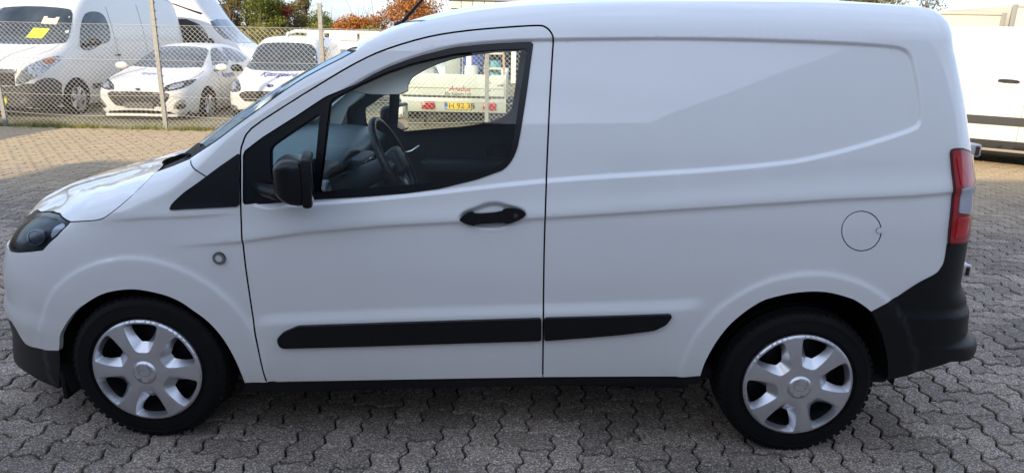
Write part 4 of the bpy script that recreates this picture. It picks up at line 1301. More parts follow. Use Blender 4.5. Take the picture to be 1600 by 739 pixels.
# ------------------------------------------------------------------ the lot behind the fence
LOTX = [-30, -12, -8, -5.5, -3.3, 0, 10, 40]
LOTZ = [-.05, -.07, -.09, -.144, -.238, -.22, -.20, -.20]
def lot_z(x, y):
    k = sstep(FENCE_Y - .10, FENCE_Y + .9, np.asarray(y, float))
    return -.024 + (np.interp(x, LOTX, LOTZ) + .024) * k
def build_lot():
    xs = np.concatenate([[-60, -30], np.arange(-14, 12.1, .5), [20, 40, 60]])
    ys = np.concatenate([[FENCE_Y - .14], FENCE_Y + np.array([.0, .1, .25, .4, .55, .7, .9, 1.2, 2, 4, 8, 16, 30, 45])])
    X, Y = np.meshgrid(xs, ys)
    Z = lot_z(X, Y)
    V = np.stack([X, Y, Z], -1).reshape(-1, 3); n = len(xs)
    F = [(i * n + j, i * n + j + 1, (i + 1) * n + j + 1, (i + 1) * n + j) for i in range(len(ys) - 1) for j in range(n - 1)]
    m = ground_mat('lot_gravel', ((.36, (.13, .135, .05)), (.47, (.20, .19, .09)), (.56, (.27, .24, .17)), (.7, (.33, .30, .24))), .9, 40)
    o = mesh_obj('gravel_lot', V, F, m); tag(o, kind='structure')
    # weeds along the foot of the fence
    rng = np.random.default_rng(5)
    VV = []; FF = []; k = 0
    nb = 15000
    bx = rng.uniform(-10, 7, nb); by = FENCE_Y + .04 + rng.normal(0, .16, nb) + rng.choice([0, 0, 0, .35], nb)
    clump = .5 + .5 * np.sin(bx * 2.3 + 1) * np.sin(bx * 5.1)
    keep = rng.uniform(0, 1, nb) < .35 + .65 * clump
    for x, y, c in zip(bx[keep], by[keep], clump[keep]):
        h = rng.uniform(.04, .13) * (.7 + .7 * c); a = rng.uniform(0, 2 * math.pi); w = .006
        z = float(lot_z(x, y))
        dx, dy = math.cos(a), math.sin(a); lx, ly = rng.normal(0, .03, 2)
        VV += [(x - w * dx, y - w * dy, z - .01), (x + w * dx, y + w * dy, z - .01), (x + lx, y + ly, z + h)]
        FF.append((k, k + 1, k + 2)); k += 3
    g = bpy.data.materials.new('weed_blades'); g.use_nodes = True
    nt = g.node_tree; b = nt.nodes['Principled BSDF']; b.inputs['Roughness'].default_value = .8
    ge = nt.nodes.new('ShaderNodeNewGeometry'); rp = nt.nodes.new('ShaderNodeValToRGB')
    rp.color_ramp.elements[0].color = (.10, .13, .025, 1); rp.color_ramp.elements[1].color = (.30, .26, .08, 1)
    nt.links.new(ge.outputs['Random Per Island'], rp.inputs['Fac']); nt.links.new(rp.outputs['Color'], b.inputs['Base Color'])
    o = mesh_obj('weeds', VV, FF, g, smooth=False)
    tag(o, 'low yellowing weeds growing along the foot of the wire fence', 'weeds', kind='stuff')
build_lot()

# ------------------------------------------------------------------ chain-link fence
def build_fence():
    steel = M_steel()
    wire = mat('fence_wire', (.50, .49, .46), .5, .35)
    bay = 2.655
    xs = [-7.06 + bay * k for k in range(-1, 6)]
    f = empty('wire_fence', (xs[1], FENCE_Y, 0), 0, 'chain-link fence on grey steel posts along the back edge of the paving', 'fence')
    H = 1.64
    p = .040; h = .039
    V = []; F = []
    n = int(bay / p); m = int((H - .03) / h); r = .0031
    for i in range(n):
        x0 = (i + .5) * p; base = len(V)
        for j in range(m + 1):
            s = 1 if ((j + i) % 2 == 0) else -1
            x = x0 + s * p * .5 ; z = .03 + j * h
            y = .003 * s
            V += [(x - r, y, z), (x + r, y - r * .2, z), (x, y + r * 1.6, z + r)]
        for j in range(m):
            a = base + 3 * j; b = a + 3
            F += [(a, a + 1, b + 1, b), (a + 1, a + 2, b + 2, b + 1), (a + 2, a, b, b + 2)]
    me = None
    x_ref = xs[1]
    for k, x in enumerate(xs[:-1]):
        if me is None:
            o = mesh_obj('wire_mesh', V, F, wire, f, smooth=True); me = o.data
        else:
            o = bpy.data.objects.new('wire_mesh', me); o.parent = f; link(o)
        o.location = (x - x_ref, 0, 0); o['kind'] = 'stuff'
    bmh = None
    for k, x in enumerate(xs):
        bm = bmesh.new()
        w = .032
        bm_box(bm, (-w, -.004, -.05), (w, .0, 2.02))
        bm_box(bm, (-w, .0005, -.05), (-w + .004, .035, 2.02))
        bm_box(bm, (w - .004, .0005, -.05), (w, .035, 2.02))
        po = bm_obj('post', bm, steel, f)
        po.location = (x - x_ref, -.012, 0)
        for q in range(15):
            z = .22 + q * .125
            hk = tube_obj('wire_hook', [(w + .001, .008, z), (w + .022, .004, z + .004), (w + .026, -.004, z + .018)], .006, mat('hook_steel', (.12, .12, .12), .5, .5), po, 6)
    # tension wires, the two lower ones a little slack
    for z, sag in ((1.64, .004), (1.10, .01), (.53, .012), (.24, .055)):
        pts = []
        for k in range(len(xs) - 1):
            for t in np.linspace(0, 1, 9)[:-1]:
                pts.append((xs[k] + t * bay - x_ref, -.018, z - 4 * sag * t * (1 - t)))
        pts.append((xs[-1] - x_ref, -.018, z))
        tube_obj('tension_wire', pts, .0036, wire, f, 5)
build_fence()

# ------------------------------------------------------------------ vehicles behind the fence
def loft_body(name, st, m, parent, levels=2):
    """st rows: y, half width, sill z, shoulder z, shoulder half width, glass-top z, its half width, roof z"""
    rows = []
    for (y, w, z0, zb, wb, zg, wg, zr) in st:
        half = [(w * .88, z0), (w * .97, z0 + .05), (w * 1.0, z0 + .45 * (zb - z0)), (w * .985, z0 + .82 * (zb - z0)), (wb, zb), (wg, zg), (wg * .80, zg + .62 * (zr - zg)), (wg * .35, zr)]
        rows.append([(x, y, z) for x, z in half] + [(-x, y, z) for x, z in half[::-1]])
    n = len(rows[0])
    V = [v for r in rows for v in r]
    F = []
    for i in range(len(rows) - 1):
        for j in range(n - 1):
            F.append((i * n + j, (i + 1) * n + j, (i + 1) * n + j + 1, i * n + j + 1))
    for i in (0, len(rows) - 1):
        b = i * n
        for j in range(n // 2 - 1):
            q = (b + j, b + j + 1, b + n - 2 - j, b + n - 1 - j)
            F.append(q if i == 0 else q[::-1])
    o = mesh_obj(name, V, F, m, parent)
    md = o.modifiers.new('s', 'SUBSURF'); md.levels = levels; md.render_levels = levels
    dg = bpy.context.evaluated_depsgraph_get()
    ev = o.evaluated_get(dg)
    me = bpy.data.meshes.new_from_object(ev)
    o.modifiers.clear()
    o.data = me
    bm = bmesh.new(); bm.from_mesh(me)
    bmesh.ops.recalc_face_normals(bm, faces=bm.faces)
    bm.to_mesh(me)
    bvh = BVHTree.FromBMesh(bm)
    bm.free()
    me.polygons.foreach_set('use_smooth', [True] * len(me.polygons))
    return o, bvh
DIRS = {'front': Vector((0, 1, 0)), 'right': Vector((-1, 0, 0)), 'left': Vector((1, 0, 0)), 'rear': Vector((0, -1, 0)), 'top': Vector((0, 0, -1))}
def drape(bvh, q, side, out):
    d = DIRS[side]
    if side in ('front', 'rear'): o = Vector((q[0], 0, q[1])) - d * 20
    elif side == 'top': o = Vector((q[0], q[1], 20))
    else: o = Vector((0, q[0], q[1])) - d * 20
    hit, nrm, _, _ = bvh.ray_cast(o, d)
    if hit is None:
        hit, nrm, _, _ = bvh.find_nearest(o + d * 20)
    if nrm.dot(d) > 0: nrm = -nrm
    return hit + nrm * out, nrm
def patch(name, poly, side, bvh, m, parent, out=.006, step=.05, smooth=1, bstep=None, thick=True):
    poly = chaikin(poly, smooth) if smooth else np.asarray(poly, float)
    W, T, loops = cdt(poly, [], step, None, bstep or step * .6)
    P = []; N = []
    for q in W:
        a, b = drape(bvh, q, side, out); P.append(a); N.append(b)
    a, b, c = (np.array(P)[T[:, i]] for i in range(3))
    flip = (np.cross(b - a, c - a) * np.array(N)[T[:, 0]]).sum(1) < 0
    T = T.copy(); T[flip] = T[flip][:, ::-1]
    V = [tuple(p) for p in P]; F = [tuple(t) for t in T]
    if thick:
        L = [drape(bvh, q, side, out) for q in loops[0]]
        k = len(L); n = len(V)
        V += [tuple(p) for p, _ in L] + [tuple(p - nn * (out + .01)) for p, nn in L]
        F += [(n + i, n + (i + 1) % k, n + k + (i + 1) % k, n + k + i) for i in range(k)]
    return mesh_obj(name, V, F, m, parent)
def text_patch(name, body, size, cx, cz, side, bvh, m, parent, out=.007, shear=.0, flip=1, bold=.012, vs=1.0):
    cu = bpy.data.curves.new(name, 'FONT')
    cu.body = body; cu.size = size; cu.align_x = 'CENTER'; cu.align_y = 'CENTER'; cu.shear = shear; cu.offset = bold * size; cu.resolution_u = 3
    to = bpy.data.objects.new(name, cu); link(to)
    dg = bpy.context.evaluated_depsgraph_get()
    me = bpy.data.meshes.new_from_object(to.evaluated_get(dg))
    bpy.data.objects.remove(to)
    V = []
    for v in me.vertices:
        if bvh is None: V.append((cx + flip * v.co.x, out, cz + v.co.y))
        else: V.append(tuple(drape(bvh, (cx + flip * v.co.x, cz + vs * v.co.y), side, out)[0]))
    F = [tuple(p.vertices) for p in me.polygons]
    bpy.data.meshes.remove(me)
    return mesh_obj(name, V, F, m, parent, smooth=False)
def road_wheel(parent, x, y, r=.31, w=.20, side=1, cover=True):
    t = empty('wheel', (x, y, r)); t.parent = parent
    s = side
    prof = [(r * .64, s * .0), (r * .70, s * .012), (r * .90, s * .015), (r * .975, s * .0), (r, -s * .03), (r, -s * (w - .03)), (r * .96, -s * w), (r * .60, -s * w)]
    lathe_obj('tyre', prof, M_rubber(), t, 36, 'x')
    lathe_obj('rim', [(r * .645, s * .0), (r * .62, -s * .03), (r * .45, -s * .045), (.0, -s * .045)], mat('rim_shadow', (.03, .03, .032), .5, .5), t, 30, 'x')
    bm = bmesh.new()
    for k in range(5):
        a0 = 2 * math.pi * k / 5
        for da in (-.16, .16):
            c0, s0 = math.cos(a0 + da * .3), math.sin(a0 + da * .3); c1, s1 = math.cos(a0 + da), math.sin(a0 + da)
            bm_tube(bm, [(-s * .012, r * .08 * c0, r * .08 * s0), (-s * .005, r * .62 * c1, r * .62 * s1)], [.030, .024], 6)
    bm_lathe(bm, [(r * .16, -s * .02), (r * .15, s * .004), (.001, s * .006)], 16, 'x')
    bm_lathe(bm, [(r * .66, -s * .008), (r * .655, s * .008), (r * .60, s * .004), (r * .59, -s * .02)], 36, 'x')
    bm_obj('spokes', bm, M_silver(), t, angle=40)
    return t
def car_mirror(parent, x, y, z, s, m):
    bm = bmesh.new()
    bmesh.ops.create_uvsphere(bm, u_segments=16, v_segments=10, radius=1)
    bmesh.ops.scale(bm, vec=(.125, .075, .075), verts=bm.verts)
    o = bm_obj('door_mirror', bm, m, parent, smooth=True); o.location = (x + s * .10, y, z)
    tube_obj('mirror_stalk', [(x - s * .06, y + .02, z - .06), (x + s * .05, y, z - .045)], .025, M_plastic(), o, 8).location = (-(x + s * .10), -y, -z)
def dark_glass(): return mat('parked_car_glass', (.020, .028, .034), .04, 0, coat=.5, noise=.6, nscale=2.2)
def headlamp_mat(): return mat('parked_headlamp', (.30, .32, .34), .10, .6, coat=1.0, noise=.8, nscale=22)
def grille_mat(): return mat('grille_black', (.016, .016, .018), .4)
def grille_bars(parent, poly, bvh, zs, m, out=.014):
    poly = np.asarray(poly, float)
    for z in zs:
        xs = np.linspace(-1.0, 1.0, 201)
        k = inside(poly, np.stack([xs, 0 * xs + z], 1))
        if k.sum() < 3: continue
        x0, x1 = xs[k][0] + .02, xs[k][-1] - .02
        pts = [tuple(drape(bvh, (x, z), 'front', out)[0]) for x in np.linspace(x0, x1, 13)]
        tube_obj('grille_bar', pts, .006, m, parent, 5)
def underbody(c, w, y0, y1, z0, z1):
    box_obj('underbody', (-w, y0, z0), (w, y1, z1), M_dark(), c, .03)
def wheel_arch(body, bvh, y, r, parent, side, z=None):
    th = np.linspace(-.25, math.pi + .25, 26)
    z = r if z is None else z
    P = np.stack([y + (r * 1.17) * np.cos(th), z + (r * 1.17) * np.sin(th)], 1)
    P[:, 1] = np.maximum(P[:, 1], .17)
    patch('wheel_arch', P, side, bvh, M_dark(), parent, .004, .06, 0)
BLUE = lambda: mat('blue_lettering', (.015, .045, .30), .5)

def build_hatchback():
    p = M_paint2()
    c = empty('parked_hatchback', (-5.51, 10.354, -.144), R(.5), 'white hatchback with a wide dark hexagonal grille behind the fence, between two white vans', 'car')
    st = [(0, .56, .30, .56, .52, .60, .40, .61), (.05, .74, .21, .655, .68, .70, .50, .71), (.28, .86, .19, .78, .78, .82, .58, .84), (.70, .91, .19, .89, .81, .93, .60, .945), (1.05, .912, .19, .955, .81, .985, .62, 1.0),
          (1.25, .912, .19, .985, .82, 1.06, .68, 1.08), (1.95, .912, .19, 1.0, .82, 1.39, .57, 1.44), (2.7, .912, .19, 1.01, .82, 1.43, .55, 1.485), (3.5, .91, .19, 1.03, .80, 1.39, .54, 1.45), (4.1, .89, .24, 1.04, .75, 1.24, .50, 1.29), (4.38, .80, .38, .95, .66, 1.0, .45, 1.02)]
    b, bv = loft_body('body', st, p, c)
    underbody(c, .80, .22, 4.2, .13, .34)
    g = dark_glass()
    patch('windscreen', [(-.70, 1.015), (-.655, 1.03), (-.40, 1.015), (0, 1.008), (.40, 1.015), (.655, 1.03), (.70, 1.015), (.62, 1.20), (.53, 1.365), (.3, 1.395), (0, 1.40), (-.3, 1.395), (-.53, 1.365), (-.62, 1.20)], 'front', bv, g, c, .006, .06)
    for s, sd in ((1, 'right'), (-1, 'left')):
        patch('side_window', [(1.52, 1.02), (2.45, 1.05), (2.42, 1.38), (2.05, 1.37), (1.75, 1.20)], sd, bv, g, c, .006, .06)
        patch('side_window', [(2.52, 1.05), (3.50, 1.09), (3.62, 1.18), (3.3, 1.32), (2.9, 1.375), (2.50, 1.38)], sd, bv, g, c, .006, .06)
        hl = np.array([(.42, .66), (.50, .755), (.80, .835), (.83, .81), (.80, .72), (.66, .655), (.50, .64)]) * [s, 1]
        h = patch('headlight', hl, 'front', bv, grille_mat(), c, .008, .03)
        patch('lamp_lens', np.array([(.52, .675), (.60, .755), (.73, .785), (.74, .72), (.64, .675)]) * [s, 1], 'front', bv, headlamp_mat(), h, .012, .03)
        fl = patch('fog_surround', np.array([(.58, .345), (.72, .50), (.77, .49), (.79, .36), (.70, .30)]) * [s, 1], 'front', bv, mat('fog_chrome', (.42, .42, .42), .25, .6), c, .006, .03)
        patch('fog_recess', np.array([(.63, .345), (.70, .42), (.77, .40), (.775, .345), (.70, .315)]) * [s, 1], 'front', bv, grille_mat(), fl, .010, .03)
        for y in (.90, 3.60):
            wheel_arch(b, bv, y, .32, c, sd)
            road_wheel(c, s * .905, y, .32, .2, s)
        car_mirror(c, s * .90, 1.42, 1.02, s, p)
        patch('door_seam', [(1.50, .30), (1.51, .30), (1.515, .98), (1.505, .98)], sd, bv, M_dark(), c, .002, .05, 0)
        patch('door_seam', [(2.50, .30), (2.51, .30), (2.50, 1.02), (2.49, 1.02)], sd, bv, M_dark(), c, .002, .05, 0)
    gp = np.array([(-.58, .575), (-.50, .625), (.50, .625), (.58, .575), (.46, .40), (.38, .355), (-.38, .355), (-.46, .40)])
    gr = patch('grille', gp, 'front', bv, grille_mat(), c, .006, .05, 1)
    grille_bars(gr, gp, bv, np.arange(.39, .62, .045), mat('grille_bar_grey', (.10, .10, .10), .35, .5))
    patch('number_plate', [(-.26, .335), (.26, .335), (.26, .435), (-.26, .435)], 'front', bv, mat('plate_holder', (.10, .10, .10), .5), c, .022, .05, 0)
    patch('lower_intake', [(-.60, .235), (.60, .235), (.55, .285), (-.55, .285)], 'front', bv, grille_mat(), c, .006, .05, 1)
    patch('badge', [(.05 * math.cos(a), .665 + .019 * math.sin(a)) for a in np.linspace(0, 6.28, 15)[:-1]], 'front', bv, mat('badge_dark', (.03, .05, .14), .2, .4), c, .010, .02, 0)
    text_patch('bonnet_lettering', 'Kjærgaard', .085, -.02, .60, 'top', bv, BLUE(), c, .005, .2, bold=.0, vs=2.0)
    text_patch('door_lettering', 'Kjærgaard', .15, 2.0, .86, 'right', bv, BLUE(), c, .006, .2)
    for s in (1, -1):
        patch('bonnet_seam', np.array([(.765, .50), (.79, .80), (.775, 1.10), (.765, 1.10), (.78, .80), (.755, .50)]) * [s, 1], 'top', bv, mat('seam_grey', (.25, .25, .24), .8), c, .002, .04, 0)
        tube_obj('wiper', [(-.35 + s * .22, 1.14, 1.035), (.05 + s * .25, 1.20, 1.055)], .008, M_plastic(), c, 6)
    patch('bonnet_seam', [(-.46, .635), (.46, .635), (.46, .641), (-.46, .641)], 'front', bv, mat('seam_grey', (.25, .25, .24), .8), c, .002, .04, 0)
    box_obj('bumper_lip', (-.66, .03, .175), (.66, .30, .225), p, c, .02)
    return c
def M_paint2(): return mat('parked_white_paint', (.64, .635, .62), .35, 0, .5, .05)

def build_compact_van():
    p = M_paint2()
    c = empty('parked_compact_van', (-3.287, 10.852, -.238), R(3.7), 'white compact van with blue lettering across its bonnet, front-on behind the fence', 'van')
    st = [(0, .56, .30, .66, .52, .71, .40, .72), (.06, .74, .22, .78, .67, .82, .5, .83), (.32, .85, .20, .91, .75, .95, .56, .965), (.70, .88, .2, 1.0, .78, 1.04, .6, 1.055), (.92, .88, .2, 1.04, .80, 1.09, .66, 1.11),
          (1.50, .88, .2, 1.06, .82, 1.55, .62, 1.61), (1.85, .88, .2, 1.07, .82, 1.68, .62, 1.73), (2.6, .88, .2, 1.08, .83, 1.71, .63, 1.765), (3.7, .88, .2, 1.08, .83, 1.69, .63, 1.75), (4.02, .86, .3, 1.06, .8, 1.60, .6, 1.68), (4.15, .8, .4, 1.0, .72, 1.45, .55, 1.52)]
    b, bv = loft_body('body', st, p, c)
    underbody(c, .78, .25, 4.0, .14, .36)
    g = dark_glass()
    ws = [(-.715, 1.10), (0, 1.065), (.715, 1.10), (.68, 1.25), (.57, 1.575), (.3, 1.605), (0, 1.612), (-.3, 1.605), (-.57, 1.575), (-.68, 1.25)]
    patch('windscreen', ws, 'front', bv, g, c, .006, .06)
    for s, sd in ((1, 'right'), (-1, 'left')):
        patch('side_window', [(1.35, 1.09), (2.30, 1.10), (2.32, 1.52), (2.0, 1.52), (1.65, 1.33)], sd, bv, g, c, .006, .06)
        hl = np.array([(.50, .74), (.60, .90), (.76, .945), (.84, .88), (.80, .74), (.68, .695)]) * [s, 1]
        h = patch('headlight', hl, 'front', bv, mat('headlamp_grey', (.07, .07, .075), .2, .3), c, .008, .03)
        patch('lamp_lens', np.array([(.60, .76), (.66, .87), (.75, .88), (.77, .79), (.69, .74)]) * [s, 1], 'front', bv, headlamp_mat(), h, .012, .03)
        patch('fog_lamp', np.array([(.62, .38), (.62, .47), (.76, .47), (.78, .38)]) * [s, 1], 'front', bv, headlamp_mat(), c, .012, .03)
        for y in (.83, 3.32):
            wheel_arch(b, bv, y, .30, c, sd)
            road_wheel(c, s * .875, y, .30, .19, s)
        car_mirror(c, s * .88, 1.30, 1.10, s, M_plastic())
        patch('pressed_panel_seam', [(2.42, .30), (2.43, .30), (2.43, 1.60), (2.42, 1.60)], sd, bv, M_dark(), c, .002, .05, 0)
    gp = np.array([(-.58, .66), (-.50, .735), (.50, .735), (.58, .66), (.50, .565), (.42, .54), (-.42, .54), (-.50, .565)])
    gr = patch('grille', gp, 'front', bv, grille_mat(), c, .006, .05, 1)
    grille_bars(gr, gp, bv, np.arange(.56, .74, .034), mat('grille_bar_grey', (.10, .10, .10), .35, .5))
    patch('number_plate', [(-.26, .42), (.26, .42), (.26, .53), (-.26, .53)], 'front', bv, mat('plate_holder', (.10, .10, .10), .5), c, .014, .05, 0)
    patch('lower_bumper', [(-.84, .22), (.84, .22), (.86, .36), (.55, .40), (-.55, .40), (-.86, .36)], 'front', bv, M_plastic(), c, .010, .05, 1)
    patch('badge', [(.07 * math.cos(a), .83 + .024 * math.sin(a)) for a in np.linspace(0, 6.28, 15)[:-1]], 'front', bv, mat('badge_dark', (.03, .05, .14), .2, .4), c, .010, .02, 0)
    text_patch('bonnet_lettering', 'Kjærgaard', .165, .06, .56, 'top', bv, BLUE(), c, .006, .2, bold=.012, vs=2.1)
    for s in (1, -1):
        patch('bonnet_seam', np.array([(.70, .36), (.745, .60), (.745, .92), (.735, .92), (.735, .60), (.69, .36)]) * [s, 1], 'top', bv, mat('seam_grey', (.25, .25, .24), .8), c, .002, .04, 0)
    tube_obj('roof_aerial', [(-.02, 1.78, 1.715), (.0, 1.95, 1.93)], .006, M_plastic(), c, 6)
    for s in (-1, 1):
        tube_obj('wiper', [(-.45 + s * .2, .98, 1.10), (.1 + s * .2, 1.0, 1.12)], .008, M_plastic(), c, 6)

def build_large_van():
    p = M_paint2()
    c = empty('parked_large_van', (-8.112, 10.183, -.088), R(-.6), 'tall white van with a yellow paper behind its windscreen, left of the hatchback', 'van')
    st = [(0, .62, .28, .86, .58, .94, .45, .95), (.08, .84, .22, .98, .76, 1.05, .55, 1.07), (.40, .95, .20, 1.12, .86, 1.19, .68, 1.21), (.80, .99, .20, 1.23, .92, 1.31, .78, 1.33), (1.02, 1.0, .20, 1.30, .94, 1.39, .82, 1.41),
          (1.60, 1.0, .20, 1.36, .96, 1.98, .80, 2.04), (1.90, 1.0, .20, 1.38, .96, 2.22, .80, 2.30), (2.4, 1.0, .20, 1.40, .965, 2.36, .82, 2.47), (4.0, 1.0, .20, 1.40, .965, 2.38, .83, 2.50), (5.6, 1.0, .20, 1.40, .965, 2.38, .83, 2.49), (5.85, .95, .4, 1.36, .92, 2.30, .78, 2.40)]
    b, bv = loft_body('body', st, p, c)
    underbody(c, .88, .28, 5.6, .14, .40)
    g = dark_glass()
    patch('windscreen', [(-.83, 1.36), (0, 1.34), (.83, 1.36), (.86, 1.42), (.80, 1.72), (.73, 1.985), (.60, 2.03), (0, 2.06), (-.60, 2.03), (-.73, 1.985), (-.80, 1.72), (-.86, 1.42)], 'front', bv, g, c, .006, .07)
    for s, sd in ((1, 'right'), (-1, 'left')):
        patch('side_window', [(1.30, 1.27), (1.62, 1.22), (2.00, 1.36), (2.42, 1.40), (2.46, 1.86), (2.30, 2.00), (1.90, 1.98), (1.70, 1.84), (1.48, 1.56)], sd, bv, g, c, .006, .07, 2)
        hl = np.array([(.50, .66), (.56, .80), (.72, 1.0), (.90, 1.17), (.95, 1.12), (.92, .95), (.84, .80), (.66, .68)]) * [s, 1]
        h = patch('headlight', hl, 'front', bv, headlamp_mat(), c, .008, .04)
        patch('turn_signal', np.array([(.83, 1.05), (.88, 1.13), (.925, 1.09), (.90, 1.0)]) * [s, 1], 'front', bv, mat('amber_lens', (.40, .10, .03), .2), h, .013, .03)
        for y in (1.0, 4.4):
            wheel_arch(b, bv, y, .345, c, sd)
            road_wheel(c, s * .985, y, .345, .22, s)
        patch('bumper_wrap', [(-.05, .22), (.62, .22), (.56, .55), (.62, .66), (.35, .80), (.06, .70)], sd, bv, mat('bumper_grey', (.045, .045, .048), .55), c, .010, .06, 1)
        hd = patch('door_handle', [(2.44, 1.115), (2.62, 1.12), (2.62, 1.15), (2.44, 1.145)], sd, bv, M_plastic(), c, .02, .04, 0)
        patch('door_seam', [(2.55, .35), (2.56, .35), (2.56, 2.10), (2.55, 2.10)], sd, bv, M_dark(), c, .002, .06, 0)
        patch('door_seam', [(3.75, .35), (3.76, .35), (3.76, 2.20), (3.75, 2.20)], sd, bv, M_dark(), c, .002, .06, 0)
        patch('pressed_rail', [(2.60, 1.44), (5.35, 1.44), (5.35, 1.49), (2.60, 1.49)], sd, bv, p, c, .012, .06, 0)
        patch('rub_strip', [(1.50, .50), (3.95, .50), (3.95, .60), (1.50, .60)], sd, bv, mat('bumper_grey', (.045, .045, .048), .55), c, .014, .06, 0)
        car_mirror(c, s * 1.02, 1.55, 1.40, s, M_plastic())
    patch('front_bumper', [(-.92, .22), (.92, .22), (.95, .62), (.70, .70), (.48, .62), (-.48, .62), (-.70, .70), (-.95, .62)], 'front', bv, mat('bumper_grey', (.045, .045, .048), .55), c, .010, .06, 1)
    gp = np.array([(-.50, .64), (.50, .64), (.52, .90), (-.52, .90)])
    gr = patch('grille', gp, 'front', bv, grille_mat(), c, .006, .06, 0)
    grille_bars(gr, gp, bv, (.70, .76, .82), mat('grille_bar_grey', (.10, .10, .10), .35, .5))
    patch('chrome_bar', [(-.54, .86), (.54, .86), (.56, .93), (-.56, .93)], 'front', bv, mat('chrome_trim', (.55, .55, .56), .15, .9), c, .014, .06, 0)
    patch('tow_eye_cover', [(.16, .30), (.32, .30), (.32, .45), (.16, .45)], 'front', bv, mat('yellow_tag', (.75, .60, .02), .6), c, .03, .04, 1)
    patch('fog_lamp', [(.60 + .06 * math.cos(a), .38 + .05 * math.sin(a)) for a in np.linspace(0, 6.28, 15)[:-1]], 'front', bv, headlamp_mat(), c, .016, .02, 0)
    patch('bonnet_crease_shade', [(.20, 1.00), (.22, 1.0), (.30, 1.17), (.50, 1.30), (.48, 1.31), (.27, 1.17)], 'front', bv, mat('crease_shadow', (.30, .30, .30), .6), c, .003, .04, 0)  # flat grey strip drawn as the shade of a crease
    for s in (1, -1):
        patch('bonnet_seam', np.array([(.72, .42), (.80, .70), (.80, .98), (.79, .98), (.79, .70), (.71, .42)]) * [s, 1], 'top', bv, mat('seam_grey', (.25, .25, .24), .8), c, .002, .04, 0)
        tube_obj('wiper', [(-.4 + s * .3, 1.04, 1.41), (.1 + s * .3, 1.09, 1.45)], .010, M_plastic(), c, 6)
    # papers behind the windscreen
    yp = patch('windscreen_note', [(.12, 1.46), (.44, 1.45), (.49, 1.63), (.17, 1.64)], 'front', bv, mat('yellow_paper', (.62, .66, .02), .8), c, .011, .05, 0)
    patch('windscreen_note', [(.27, 1.72), (.57, 1.71), (.57, 1.85), (.50, 1.85), (.50, 1.82), (.34, 1.83), (.34, 1.86), (.27, 1.86)], 'front', bv, mat('buff_paper', (.62, .52, .40), .8), c, .011, .05, 0)
    tube_obj('roof_aerial', [(-.38, 2.05, 2.36), (-.30, 2.4, 2.62)], .007, M_plastic(), c, 6)

def build_camper():
    p = M_paint2()
    # faces right: local front (-y) turned to +x
    c = empty('white_camper', (-5.45, 17.7, -.12), R(90), 'white lorry cab with curved roof deflector, facing right behind the tall white van', 'camper')
    st = [(0, .60, .35, 1.00, .58, 1.06, .45, 1.07), (.10, .85, .28, 1.10, .78, 1.16, .60, 1.18), (.45, .97, .25, 1.20, .90, 1.27, .74, 1.30), (.85, 1.0, .25, 1.30, .94, 1.36, .82, 1.39), (1.25, 1.0, .25, 1.34, .95, 1.75, .80, 1.80),
          (1.55, 1.0, .25, 1.36, .96, 2.05, .80, 2.20), (1.75, 1.0, .25, 1.36, .96, 2.42, .85, 2.55), (2.1, 1.0, .25, 1.36, .97, 2.78, .88, 2.90), (2.6, 1.0, .25, 1.36, .97, 2.93, .90, 3.02), (3.0, 1.0, .25, 1.36, .97, 2.93, .90, 3.02)]
    b, bv = loft_body('cab', st, p, c)
    underbody(c, .88, .4, 6.8, .2, .44)
    g = dark_glass()
    patch('windscreen', [(-.82, 1.42), (0, 1.40), (.82, 1.42), (.80, 1.75), (.72, 2.02), (-.72, 2.02), (-.80, 1.75)], 'front', bv, mat('sky_lit_glass', (.03, .06, .09), .03, coat=1), c, .006, .08)
    for s, sd in ((1, 'right'), (-1, 'left')):
        patch('side_window', [(1.38, 1.50), (1.60, 1.36), (2.30, 1.40), (2.55, 1.55), (2.62, 1.98), (1.78, 2.0)], sd, bv, g, c, .006, .08)
        patch('deflector_edge', [(1.62, 2.16), (2.5, 2.46), (2.5, 2.42), (1.64, 2.12)], sd, bv, M_plastic(), c, .008, .08, 0)
        for y in (.95,):
            wheel_arch(b, bv, y, .36, c, sd); road_wheel(c, s * .98, y, .36, .22, s)
        car_mirror(c, s * 1.03, 1.30, 1.45, s, M_plastic())
    box_obj('cargo_box', (-1.06, 3.08, .45), (1.06, 6.9, 3.08), mat('cargo_box_grey', (.52, .53, .54), .5), c, .03)
    box_obj('box_roof_edge', (-1.02, 1.75, 3.03), (1.02, 3.06, 3.07), M_plastic(), c, .01)
    for s in (1, -1): road_wheel(c, s * .98, 5.6, .36, .22, s)

